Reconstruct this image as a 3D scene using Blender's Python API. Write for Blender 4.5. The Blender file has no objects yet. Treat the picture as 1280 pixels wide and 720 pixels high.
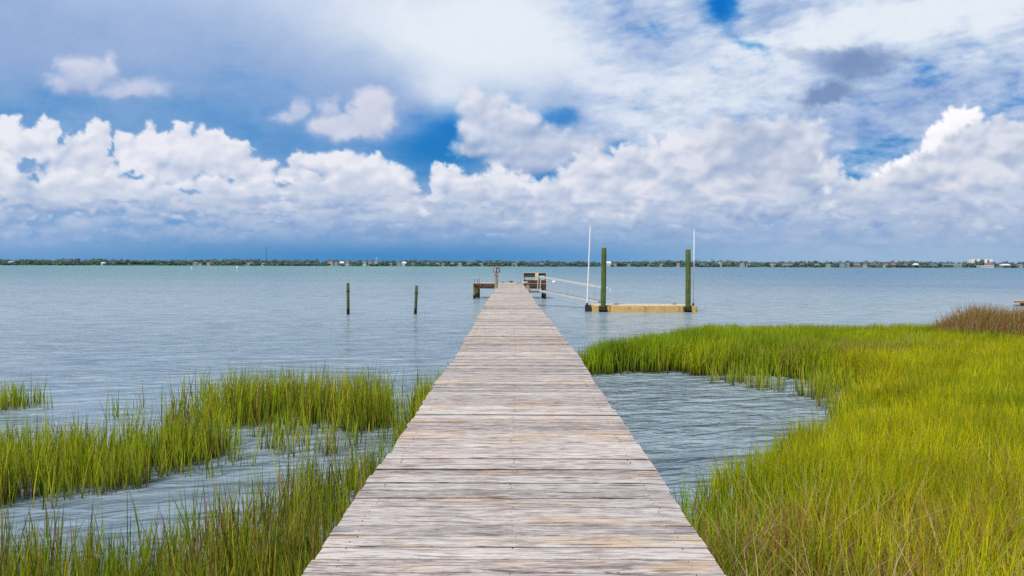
import numpy as np, math, random
_rng = np.random.RandomState(7)
_P = _rng.permutation(256); _P = np.concatenate([_P, _P, _P])
_G = _rng.rand(256) * 2 * math.pi; _GX = np.cos(_G).astype(np.float32); _GY = np.sin(_G).astype(np.float32)
def perlin(x, y, s=0):
    xi = np.floor(x).astype(np.int64); yi = np.floor(y).astype(np.int64)
    fx = (x - xi).astype(np.float32); fy = (y - yi).astype(np.float32)
    xi = (xi + s * 37) & 255; yi = (yi + s * 91) & 255
    def g(a, b, dx, dy):
        h = _P[_P[(xi + a) & 255] + ((yi + b) & 255)]
        return _GX[h] * dx + _GY[h] * dy
    u = fx * fx * fx * (fx * (fx * 6 - 15) + 10); v = fy * fy * fy * (fy * (fy * 6 - 15) + 10)
    a = g(0, 0, fx, fy); b = g(1, 0, fx - 1, fy); c = g(0, 1, fx, fy - 1); d = g(1, 1, fx - 1, fy - 1)
    return 1.5 * ((a + (b - a) * u) + ((c + (d - c) * u) - (a + (b - a) * u)) * v)
def fbm(x, y, o=5, s=0, gain=.5, billow=False):
    t = 0; a = 1.; n = 0
    for i in range(o):
        p = perlin(x, y, s + i)
        if billow: p = 1 - 2 * np.abs(p)
        t = t + a * p; n += a; a *= gain; x = x * 2.03 + 5.1; y = y * 2.03 + 3.7
    return t / n
def sm(a, b, x):
    t = np.clip((x - a) / (b - a), 0, 1); return t * t * (3 - 2 * t)
def blur(a, r):
    """box blur, twice"""
    for _ in range(2):
        for ax in (0, 1):
            n = a.shape[ax]; p = np.pad(a, [(r + 1, r) if k == ax else (0, 0) for k in (0, 1)], mode='edge')
            c = np.cumsum(p.astype(np.float64), axis=ax)
            a = ((np.take(c, range(2 * r + 1, 2 * r + 1 + n), ax) - np.take(c, range(0, n), ax)) / (2 * r + 1)).astype(np.float32)
    return a
def sky_colours(xs, ys):
    """colours of the cloudy sky on a grid of bearings (xs) and heights (ys): 14.1 units a degree near the middle, ys grows downward, 332 is the horizon"""
    X, Y = np.meshgrid(xs.astype(np.float32), ys.astype(np.float32))
    C = lambda r, g, b: np.array([r, g, b], np.float32)
    def blob(cx, cy, rx, ry, rot=0, p=1., Xw=None, Yw=None):
        dx = (X if Xw is None else Xw) - cx; dy = (Y if Yw is None else Yw) - cy
        c, s = math.cos(math.radians(rot)), math.sin(math.radians(rot))
        a = (dx * c + dy * s) / rx; b = (-dx * s + dy * c) / ry
        return np.exp(-(a * a + b * b) ** p)
    def over(img, col, a):
        return img + (col - img) * a[..., None]
    n1 = fbm(X / 160, Y / 90, 5, 1); n2 = fbm(X / 60, Y / 40, 5, 11)
    Xw = X + 30 * n1 + 10 * n2; Yw = Y + 22 * fbm(X / 120, Y / 80, 5, 21) + 6 * fbm(X / 40, Y / 30, 4, 31)
    # clear sky
    t = sm(60, 330, Y)[..., None]
    img = C(18, 112, 200) * (1 - t) + C(66, 138, 192) * t
    # --- high thin sheet: coverage
    cov = 0.86 + 0.10 * n1
    cov = cov - .95 * blob(560, 190, 85, 48, -20, 1, Xw, Yw) - .35 * blob(400, 190, 120, 40, 0, 1, Xw, Yw) - .28 * blob(270, 150, 150, 34, 8, 1, Xw, Yw) - .25 * blob(330, 100, 120, 30, 12, 1, Xw, Yw)
    cov = cov - 1.0 * blob(895, 6, 26, 30, 35, 1, Xw, Yw) - .75 * blob(938, 62, 32, 9, 8, 1, Xw, Yw) - .5 * blob(820, 42, 24, 12, 20, 1, Xw, Yw)
    cov = cov - .6 * blob(697, 150, 34, 12, 0, 1, Xw, Yw) - 1.0 * blob(692, 216, 45, 16, -15, 1, Xw, Yw) - .6 * blob(775, 188, 38, 8, -6, 1, Xw, Yw)
    cov = cov - .6 * blob(1090, 195, 60, 20, -20, 1, Xw, Yw) - .45 * blob(1060, 222, 30, 12, 0, 1, Xw, Yw) - .3 * blob(1250, 140, 60, 30, 0, 1, Xw, Yw) - .3 * blob(1180, 85, 90, 14, -5, 1, Xw, Yw)
    cov = cov - .5 * sm(250, 330, Y) - .35 * blob(40, 140, 90, 40, 0, 1, Xw, Yw)
    cov = cov - .25 * blob(720, 20, 60, 25)
    # brightness of that sheet: 0 lavender-grey, 1 white
    br = .12 + .36 * sm(450, 900, X) * sm(330, 120, Y)
    br = br + .35 * blob(350, -20, 260, 70) + .95 * blob(640, 60, 150, 62, 12, 1.4, Xw, Yw) + .5 * blob(480, 40, 120, 50, 10, 1, Xw, Yw) + .55 * blob(560, 125, 65, 30, 30, 1.2, Xw, Yw) + .3 * blob(620, 10, 120, 40)
    br = br - .22 * blob(770, 50, 90, 45, 10, 1, Xw, Yw) - .35 * blob(705, 130, 50, 26, 30, 1, Xw, Yw)
    # streaks that rise to the right
    a = math.radians(-13); xs_ = X * math.cos(a) + Y * math.sin(a); ys_ = -X * math.sin(a) + Y * math.cos(a)
    st = fbm((xs_ + 18 * n1) / 80, (ys_ + 8 * n1) / 20, 6, 41, .55)
    st2 = fbm(X / 70, (Y + 12 * n1) / 20, 6, 51, .56)
    wr = sm(640, 800, X) * sm(330, 200, Y)
    br = br + wr * (.62 * st * sm(120, 40, Y) + .5 * st2 * sm(40, 120, Y))
    br = br + .75 * blob(1090, 35, 190, 30, -11, 1.5, Xw, Yw) + .45 * blob(1240, 15, 100, 50) + .35 * blob(860, 105, 110, 26, -3, 1, Xw, Yw) + .3 * blob(830, 160, 80, 20, 0, 1, Xw, Yw) + .25 * blob(980, 120, 90, 30)
    br = br - .35 * blob(1190, 105, 120, 34, -3, 1, Xw, Yw) - .2 * blob(1040, 165, 80, 20)
    h3 = fbm(xs_ / 34, ys_ / 11, 5, 141, .62); h4 = fbm(X / 38, Y / 24, 6, 151, .6)
    br = br + wr * (.34 * h3 + .20 * h4) + (1 - wr) * .06 * h4
    cov = cov + wr * (.22 * h3 + .34 * h4) + (1 - wr) * .10 * h4 * sm(60, 140, Y)
    cov = cov + wr * .35 * st2 * sm(0, 60, Y) + .12 * n2 + (1 - wr) * .16 * fbm(X / 90, Y / 22, 5, 71)
    br = br + (1 - wr) * .10 * n1 + wr * (.35 * n1 + .25 * n2)
    br = .5 + (br - .5) * .9 + .05 * fbm(X / 70, Y / 50, 5, 63); br = np.where(br > .85, .85 + (br - .85) * .5, br); br = np.clip(br, 0, 1.1)
    vc = C(134, 162, 210) + (C(236, 237, 247) - C(136, 160, 210)) * np.clip(br, 0, 1)[..., None] + C(14, 12, 8) * np.clip(br - 1, 0, 1)[..., None]
    vc = vc + C(5, 4, 3) * blob(200, -10, 320, 50)[..., None]
    vc = vc + (C(112, 150, 206) - C(140, 160, 211)) * (sm(60, 160, Y) * sm(520, 200, X) * (1 - np.clip(br, 0, 1)))[..., None]
    img = over(img, vc, sm(-.15, .80, cov) * .97)
    # ragged small grey scud
    for (cx, cy, rx, ry, rot, al) in ((1062, 80, 46, 20, 0, .72), (1030, 119, 40, 15, -14, .85), (1000, 70, 30, 10, 10, .3), (1108, 72, 22, 10, 20, .3)):
        e = blob(cx, cy, rx, ry, rot, 2.2, X + 20 * n2 + 10 * h4, Y + 11 * fbm(X / 24, Y / 18, 5, 61, .6)); img = over(img, C(116, 142, 186), np.clip(e * al * 1.2, 0, .9))
    # --- heaped clouds
    def cumulus(lobes, seed, soft, cols, low_y, wamp=5., detail=1., kids=6, alpha=1., light=(-.42, -.80, .42), shade=0., gaps=(), mott=1.):
        nonlocal img
        rnd = random.Random(seed)
        xmin = min(l[0] - l[2] for l in lobes) - 50; xmax = max(l[0] + l[2] for l in lobes) + 50
        ymin = min(l[1] - l[3] for l in lobes) - 40; ymax = max(l[1] + l[3] for l in lobes) + 40
        i0, i1 = np.searchsorted(ys, [ymin, ymax]); j0, j1 = np.searchsorted(xs, [xmin, xmax])
        if i1 - i0 < 4 or j1 - j0 < 4: return
        x = X[i0:i1, j0:j1]; y = Y[i0:i1, j0:j1]
        f1 = fbm(x / 26, y / 22, 5, seed + 3, .6); f2 = fbm(x / 26, y / 22, 5, seed + 17, .6)
        wx = x + wamp * 2 * f1; wy = y + wamp * 2 * f2
        wx = wx + wamp * .5 * fbm(x / 9, y / 8, 3, seed + 5, .5); wy = wy + wamp * .5 * fbm(x / 9, y / 8, 3, seed + 9, .5)
        H = np.zeros_like(x); D = np.full_like(x, 9.)
        allb = []
        for l in lobes:
            cx, cy, rx, ry = l[:4]; allb.append((cx, cy, rx, ry, 0.))
            for k in range(kids):
                an = rnd.uniform(-math.pi * 1.05, math.pi * .05); q = rnd.uniform(.25, .5)
                ex, ey = cx + rx * .82 * math.cos(an), cy + ry * .82 * math.sin(an)
                allb.append((ex, ey, rx * q, min(rx, ry) * q * 1.05, rnd.uniform(0, .5) * min(rx, ry)))
                for m in range(3):
                    an2 = rnd.uniform(-math.pi, 0.1); q2 = q * rnd.uniform(.3, .55)
                    allb.append((ex + rx * q * .85 * math.cos(an2), ey + ry * q * .85 * math.sin(an2), min(rx, ry) * q2, min(rx, ry) * q2, rnd.uniform(.1, .5) * min(rx, ry)))
            for k in range(kids):     # bulges on the face of the heap
                q = rnd.uniform(.2, .4); allb.append((cx + rx * rnd.uniform(-.7, .7), cy + ry * rnd.uniform(-.5, .6), rx * q, min(rx, ry) * q, min(rx, ry) * rnd.uniform(.55, .8)))
        for cx, cy, rx, ry, z in allb:
            a0, a1 = np.searchsorted(ys[i0:i1], [cy - ry * 1.3 - 14, cy + ry * 1.3 + 14]); b0, b1 = np.searchsorted(xs[j0:j1], [cx - rx * 1.3 - 14, cx + rx * 1.3 + 14])
            if a1 <= a0 or b1 <= b0: continue
            d = np.sqrt(((wx[a0:a1, b0:b1] - cx) / rx) ** 2 + ((wy[a0:a1, b0:b1] - cy) / ry) ** 2)
            e = (d - 1) * min(rx, ry)
            D[a0:a1, b0:b1] = np.minimum(D[a0:a1, b0:b1], e)
            h = np.sqrt(np.clip(1 - d * d, 0, 1)) * min(rx, ry) * .9 + z * (d < 1)
            H[a0:a1, b0:b1] = np.maximum(H[a0:a1, b0:b1], h)
        b = fbm(x / 24, y / 19, 4, seed + 23, .5, True); big = fbm(x / 75, y / 45, 3, seed + 29, .5)
        H = np.clip(H, 0, None); Hb = blur(H, 11); H = blur(H, 2)
        V = np.clip((H - Hb) / 8., -1, 1); b2 = fbm(wx / 10, wy / 9, 3, seed + 43, .5, True)
        H = blur(H + detail * (3.2 * b + 1.1 * b2), 1)
        gy, gx = np.gradient(H, ys[i0:i1], xs[j0:j1])
        gx = np.clip(gx, -2.2, 2.2) * .5; gy = np.clip(gy, -2.2, 2.2) * .5
        nn = np.sqrt(gx * gx + gy * gy + 1)
        L = (-gx * light[0] - gy * light[1] + light[2]) / nn
        L = blur(.5 + .66 * (L - .38) + .34 * V + .08 * b + .05 * b2 + .34 * mott * big, 1)
        vg = sm(low_y, low_y - 110, y + 14 * f2)
        T = np.clip(1.0 * L + .34 * vg - .20 + shade, 0, 1)
        c0, c1, c2 = [C(*c) for c in cols]
        T = T[..., None]
        col = np.where(T < .5, c0 + (c1 - c0) * (T / .5), c1 + (c2 - c1) * ((T - .5) / .5))
        for (gx_, gy_, ga, gb) in gaps: D = np.maximum(D, 6 - 10 * np.sqrt(((wx - gx_) / ga) ** 2 + ((wy - gy_) / gb) ** 2))
        s = soft * (1 + .8 * f1)
        A = sm(s, -s * 2.0 - 1.0, D + 1.2 * f2) * sm(low_y + 34, low_y - 28, y + 22 * f1 + 8 * f2) * alpha
        img[i0:i1, j0:j1] = img[i0:i1, j0:j1] + (col - img[i0:i1, j0:j1]) * A[..., None]
    white = ((140, 167, 209), (199, 208, 228), (234, 235, 244))
    grey = ((142, 166, 206), (188, 200, 222), (232, 233, 242))
    pink = ((142, 165, 204), (181, 193, 217), (222, 225, 236))
    # soft patches high up
    cumulus([(110, 97, 38, 25), (134, 92, 20, 18), (86, 108, 28, 15), (180, 114, 40, 15), (150, 118, 36, 13)], 3, 5, ((150, 166, 212), (196, 204, 228), (222, 222, 238)), 150, 4, .5, 3, .85)
    cumulus([(470, 132, 27, 24), (466, 152, 33, 28), (428, 161, 38, 20), (403, 160, 22, 15)], 4, 4, ((156, 178, 216), (200, 206, 226), (216, 218, 234)), 215, 4, .5, 3, .95)
    cumulus([(376, 141, 17, 16), (360, 150, 20, 11), (412, 138, 15, 13)], 5, 4, ((130, 160, 208), (182, 194, 222), (204, 210, 232)), 200, 4, .5, 3, .85)
    cumulus([(606, 138, 30, 22), (606, 162, 38, 30), (590, 186, 22, 16), (640, 160, 40, 26), (640, 185, 46, 26), (655, 202, 58, 22), (700, 186, 50, 20), (680, 168, 22, 14), (735, 180, 26, 13)], 6, 3.5, ((136, 160, 202), (178, 192, 218), (226, 228, 240)), 262, 5, .8, 4, .95, shade=-.10)
    # the long bank, back row
    cumulus([(15, 182, 34, 30), (62, 182, 26, 26), (36, 190, 30, 22), (-40, 190, 60, 40), (-120, 200, 70, 50), (-230, 210, 80, 50), (-360, 200, 90, 60), (100, 215, 45, 26), (122, 178, 21, 22), (108, 200, 30, 24), (160, 185, 24, 20), (188, 173, 13, 16), (190, 205, 40, 32), (228, 200, 36, 36), (262, 200, 36, 30), (288, 212, 32, 28), (320, 222, 30, 20), (375, 205, 16, 14), (365, 222, 20, 14), (412, 228, 28, 26)], 8, 1.6, white, 266, 5.5, 1, 6, shade=.03, gaps=((85, 158, 9, 26), (142, 162, 5, 18), (38, 205, 14, 9), (44, 222, 8, 8), (139, 188, 4, 14), (78, 178, 5, 9), (168, 222, 22, 5), (290, 230, 9, 6)))
    cumulus([(405, 205, 30, 14), (345, 240, 40, 22), (440, 226, 34, 30), (465, 218, 32, 24), (492, 238, 32, 26), (455, 245, 55, 28), (559, 224, 19, 18), (548, 238, 15, 14), (573, 234, 15, 13)], 9, 1.5, white, 292, 5, 1, 7, gaps=((404, 238, 12, 13), (350, 232, 20, 4), (532, 236, 9, 16)))
    # front row and floor of the bank
    low = [(-200, 265, 120, 34), (-60, 250, 90, 40), (10, 236, 40, 36), (70, 240, 40, 28), (120, 245, 44, 26), (160, 240, 36, 24), (215, 250, 50, 22), (270, 250, 50, 26), (330, 255, 46, 20), (385, 262, 40, 20), (520, 262, 60, 18), (595, 255, 46, 28), (630, 238, 38, 26)]
    cumulus(low, 12, 2.5, white, 290, 6, 1, 6, .97, gaps=((36, 212, 16, 10), (44, 226, 8, 8), (8, 253, 16, 4), (50, 270, 34, 6), (168, 222, 20, 5), (404, 240, 14, 14), (532, 234, 10, 18), (285, 262, 14, 5), (195, 268, 20, 6), (240, 240, 16, 4)))
    cumulus([(600, 262, 70, 24), (665, 262, 60, 34), (700, 246, 32, 22), (735, 215, 22, 22), (748, 202, 14, 14), (722, 235, 30, 26), (790, 220, 45, 30), (820, 204, 30, 26), (760, 255, 70, 30), (850, 215, 45, 36), (840, 250, 70, 34), (1060, 255, 60, 26), (1000, 245, 60, 30)], 14, 1.8, grey, 308, 6, 1.2, 7, .97, shade=-.03, mott=1.6)
    cumulus([(905, 185, 48, 30), (950, 178, 42, 26), (985, 165, 36, 20), (1005, 185, 32, 24), (925, 215, 60, 32), (985, 215, 56, 34), (945, 160, 26, 12), (880, 215, 36, 26), (950, 245, 80, 30)], 15, 3.5, pink, 312, 6, 1.0, 6, .93, shade=-.09, mott=1.8)
    cumulus([(1192, 150, 19, 16), (1212, 146, 13, 12), (1176, 166, 20, 16), (1165, 186, 20, 18), (1143, 207, 24, 15), (1115, 212, 14, 11), (1100, 222, 12, 9)], 16, 1.3, ((190, 200, 226), (236, 236, 246), (254, 252, 255)), 300, 4.5, .8, 6, 1)
    cumulus([(1222, 180, 30, 24), (1200, 190, 30, 24), (1250, 178, 30, 28), (1290, 195, 60, 40), (1180, 215, 48, 26), (1140, 232, 46, 20), (1230, 225, 66, 40), (1300, 240, 90, 50), (1400, 215, 110, 60), (1560, 220, 120, 60), (1100, 250, 50, 24), (1180, 258, 80, 34), (1270, 262, 90, 34)], 17, 2.5, pink, 312, 6, 1.2, 7, .96, shade=-.10, mott=1.8)
    cumulus([(1268, 260, 16, 10), (1190, 232, 26, 9), (1215, 248, 22, 7), (905, 232, 30, 8), (930, 226, 20, 7), (800, 250, 12, 14), (815, 240, 7, 12)], 19, 4, ((190, 196, 218), (216, 218, 232), (234, 232, 240)), 330, 5, .6, 4, .8)
    # bright slivers of lit rim
    cumulus([(1024, 198, 5, 9), (1030, 210, 4, 10), (1016, 220, 14, 3.5), (1033, 237, 6, 9)], 21, 2, ((190, 206, 222), (218, 228, 236), (236, 240, 246)), 330, 3, .4, 3, .8)
    # receding rows of small flat heaps toward the horizon
    rr = random.Random(4)
    for row, (yy, hh, n, al) in enumerate(((254, 16, 26, .75), (269, 13, 34, .8), (283, 10, 44, .72), (296, 7, 60, .62), (307, 5, 70, .4))):
        for g in range(3):
            lb = []
            for k in range(n // 2):
                cx = rr.uniform(-300, 1600); w = rr.uniform(1.2, 3.4) * hh
                lb.append((cx, yy + rr.uniform(-7, 7), w, hh * rr.uniform(.5, 1.1)))
                if rr.random() < .6: lb.append((cx + w * rr.uniform(-.6, .6), yy - hh * .7, w * .45, hh * .7))
            c_ = ((150, 172, 210), (190, 202, 224), (222, 226, 238))
            k_ = row * .11
            c_ = tuple(tuple(v * (1 - k_) + q * k_ for v, q in zip(cc, (120, 160, 205))) for cc in c_)
            cumulus(lb, 100 + row * 5 + g, 2.2, c_, yy + hh + 6, 4, .8, 3, al, shade=-.03)
    # layered floor of the bank: mottled, flattened
    m = fbm(X / 60, Y / 12, 5, 81, .55); m2 = fbm((X + 8 * n2) / 24, (Y + 5 * n1) / 12, 4, 88, .5)
    lw = sm(230, 262, Y) * sm(318, 296, Y)
    xr_ = sm(330, 760, X)[..., None]
    lc = C(136, 166, 209) * (1 - xr_) + C(158, 180, 214) * xr_
    img = over(img, lc, np.clip(lw * (.12 + 1.5 * m + 1.2 * m2), 0, .85))
    hi = np.clip(lw * (-.30 + 1.7 * m2 + .5 * m), 0, 1) * sm(310, 285, Y)
    img = over(img, C(206, 216, 232), np.clip(hi, 0, .7))
    # haze and rain shade over the horizon
    hz = sm(268, 326, Y + 5 * n1 + 9 * m)
    left = C(134, 166, 208) * (1 - sm(286, 322, Y))[..., None] + C(94, 148, 198) * sm(286, 322, Y)[..., None]
    right = C(168, 186, 214) * (1 - sm(290, 330, Y))[..., None] + C(156, 184, 214) * sm(290, 330, Y)[..., None]
    xm = sm(560, 1080, X + 30 * n1)[..., None]
    hc = left * (1 - xm) + right * xm
    hc = hc + C(36, 20, 14) * (blob(0, 300, 170, 26) + .5 * blob(250, 285, 130, 14))[..., None] - C(22, 10, 2) * blob(470, 322, 190, 16)[..., None] - C(10, 3, 0) * blob(720, 322, 120, 16)[..., None]
    hc = hc + (10 * m + 5 * m2)[..., None] * sm(330, 290, Y)[..., None]
    img = over(img, hc, hz * .93)
    img = img + (2.5 * fbm(X / 7, Y / 5, 3, 95))[..., None]
    return np.clip(img, 0, 255) / 255.
import bpy, bmesh
from mathutils import Matrix, Vector, Euler
COL = bpy.context.scene.collection
SC = bpy.context.scene
R = random.Random(11)
EYE = 2.5            # eye above the water
DZ = 1.15            # deck above the water
F = 900.

# ------------------------------------------------------------------ helpers
def tag(o, label=None, cat=None, group=None, kind=None):
    for k, v in (('label', label), ('category', cat), ('group', group), ('kind', kind)):
        if v: o[k] = v
    return o
def empty(name, loc=(0, 0, 0), rz=0., **kw):
    o = bpy.data.objects.new(name, None); COL.objects.link(o); o.location = loc; o.rotation_euler = (0, 0, rz); o.empty_display_size = .2
    return tag(o, **kw)
def at(x, y, D):
    """point at distance D in front of the walkway's start, from a bearing"""
    return Vector(((x - 640) / F * D, D, EYE - (y - 332 - (x - 640) * .00274) / F * D))
class MB:
    """collects shapes, builds ONE mesh object"""
    def __init__(s): s.v = []; s.f = []; s.m = []
    def add(s, vs, fs, mi=0):
        n = len(s.v); s.v += [tuple(v) for v in vs]; s.f += [tuple(i + n for i in f) for f in fs]; s.m += [mi] * len(fs); return s
    def box(s, x0, x1, y0, y1, z0, z1, bev=.0, M=None, mi=0):
        bm = bmesh.new(); bmesh.ops.create_cube(bm, size=1)
        for v in bm.verts: v.co = Vector(((x0 + x1) / 2 + v.co.x * (x1 - x0), (y0 + y1) / 2 + v.co.y * (y1 - y0), (z0 + z1) / 2 + v.co.z * (z1 - z0)))
        if bev: bmesh.ops.bevel(bm, geom=bm.edges[:], offset=bev, segments=2, affect='EDGES')
        if M is not None: bm.transform(M)
        s.frombm(bm, mi); return s
    def frombm(s, bm, mi=0):
        bm.verts.ensure_lookup_table()
        s.add([v.co[:] for v in bm.verts], [[v.index for v in f.verts] for f in bm.faces], mi); bm.free()
    def beam(s, a, b, w, h, bev=.006, mi=0, up=Vector((0, 0, 1))):
        a = Vector(a); b = Vector(b); d = b - a; L = d.length; zx = d.normalized(); yx = up.cross(zx)
        if yx.length < 1e-3: yx = Vector((1, 0, 0)).cross(zx)
        yx.normalize(); xx = yx.cross(zx) * -1
        M = Matrix((xx, yx, zx)).transposed().to_4x4(); M.translation = a
        return s.box(-h / 2, h / 2, -w / 2, w / 2, 0, L, bev, M, mi)
    def tube(s, pts, rad, n=10, cap=True, mi=0):
        pts = [Vector(p) for p in pts]; rr = rad if isinstance(rad, (list, tuple)) else [rad] * len(pts)
        vs = []; fs = []; prev = None
        for i, p in enumerate(pts):
            t = (pts[min(i + 1, len(pts) - 1)] - pts[max(i - 1, 0)]).normalized()
            u = prev - t * prev.dot(t) if prev is not None else t.orthogonal()
            u.normalize(); prev = u; w = t.cross(u)
            vs += [p + (u * math.cos(2 * math.pi * k / n) + w * math.sin(2 * math.pi * k / n)) * rr[i] for k in range(n)]
        for i in range(len(pts) - 1):
            for k in range(n):
                fs.append((i * n + k, i * n + (k + 1) % n, (i + 1) * n + (k + 1) % n, (i + 1) * n + k))
        if cap: fs.append(tuple(range(n))[::-1]); fs.append(tuple((len(pts) - 1) * n + k for k in range(n)))
        return s.add(vs, fs, mi)
    def build(s, name, mat, parent=None, smooth=False):
        me = bpy.data.meshes.new(name); me.from_pydata(s.v, [], s.f); me.update()
        bm = bmesh.new(); bm.from_mesh(me); bmesh.ops.recalc_face_normals(bm, faces=bm.faces); bm.to_mesh(me); bm.free()
        for m in (mat if isinstance(mat, (list, tuple)) else [mat]): me.materials.append(m)
        me.polygons.foreach_set('material_index', s.m)
        if smooth: me.shade_smooth(); 
        if smooth: me.set_sharp_from_angle(angle=math.radians(40))
        o = bpy.data.objects.new(name, me); COL.objects.link(o)
        if parent: o.parent = parent
        return o

# ------------------------------------------------------------------ materials
class NT:
    def __init__(s, name):
        s.mat = bpy.data.materials.new(name); s.mat.use_nodes = True; s.t = s.mat.node_tree; s.t.nodes.clear(); s.out = s.n('ShaderNodeOutputMaterial')
    def n(s, kind, ins=None, **props):
        nd = s.t.nodes.new(kind)
        for k, v in props.items(): setattr(nd, k, v)
        for k, v in (ins or {}).items():
            if isinstance(v, bpy.types.NodeSocket): s.t.links.new(v, nd.inputs[k])
            else: nd.inputs[k].default_value = v
        return nd
    def link(s, a, b): s.t.links.new(a, b)
    def math(s, op, a, b=0., c=0., clamp=False): return s.n('ShaderNodeMath', {0: a, 1: b, 2: c}, operation=op, use_clamp=clamp).outputs[0]
    def ramp(s, fac, stops, interp='LINEAR'):
        r = s.n('ShaderNodeValToRGB', {'Fac': fac}); cr = r.color_ramp; cr.interpolation = interp
        while len(cr.elements) < len(stops): cr.elements.new(.5)
        for e, (p, c) in zip(cr.elements, stops): e.position = p; e.color = (*c, 1) if len(c) == 3 else c
        return r.outputs[0]
    def mix(s, f, a, b, bt='MIX'):
        m = s.n('ShaderNodeMix', data_type='RGBA', blend_type=bt)
        for i, v in ((0, f), (6, a), (7, b)):
            if isinstance(v, bpy.types.NodeSocket): s.t.links.new(v, m.inputs[i])
            else: m.inputs[i].default_value = v if i == 0 else ((*v, 1) if len(v) == 3 else v)
        return m.outputs[2]
    def noise(s, vec, scale, detail=4, rough=.55, dist=0., dims='3D'):
        return s.n('ShaderNodeTexNoise', {'Vector': vec, 'Scale': scale, 'Detail': detail, 'Roughness': rough, 'Distortion': dist}).outputs['Fac']
    def scale(s, vec, sc, loc=(0, 0, 0)): return s.n('ShaderNodeMapping', {'Vector': vec, 'Scale': sc, 'Location': loc}).outputs[0]
    def pos(s): return s.n('ShaderNodeNewGeometry').outputs['Position']
    def obj(s): return s.n('ShaderNodeTexCoord').outputs['Object']
    def bsdf(s, col, rough=.7, bump=None, bstr=.3, bdist=.01, metallic=0., spec=.5, **kw):
        b = s.n('ShaderNodeBsdfPrincipled', {'Roughness': rough, 'Metallic': metallic, 'Specular IOR Level': spec})
        if isinstance(col, bpy.types.NodeSocket): s.link(col, b.inputs['Base Color'])
        else: b.inputs['Base Color'].default_value = (*col, 1)
        if bump is not None:
            bp = s.n('ShaderNodeBump', {'Height': bump, 'Strength': bstr, 'Distance': bdist}); s.link(bp.outputs[0], b.inputs['Normal'])
        for k, v in kw.items(): b.inputs[k.replace('_', ' ')].default_value = v
        s.link(b.outputs[0], s.out.inputs[0]); return b

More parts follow.
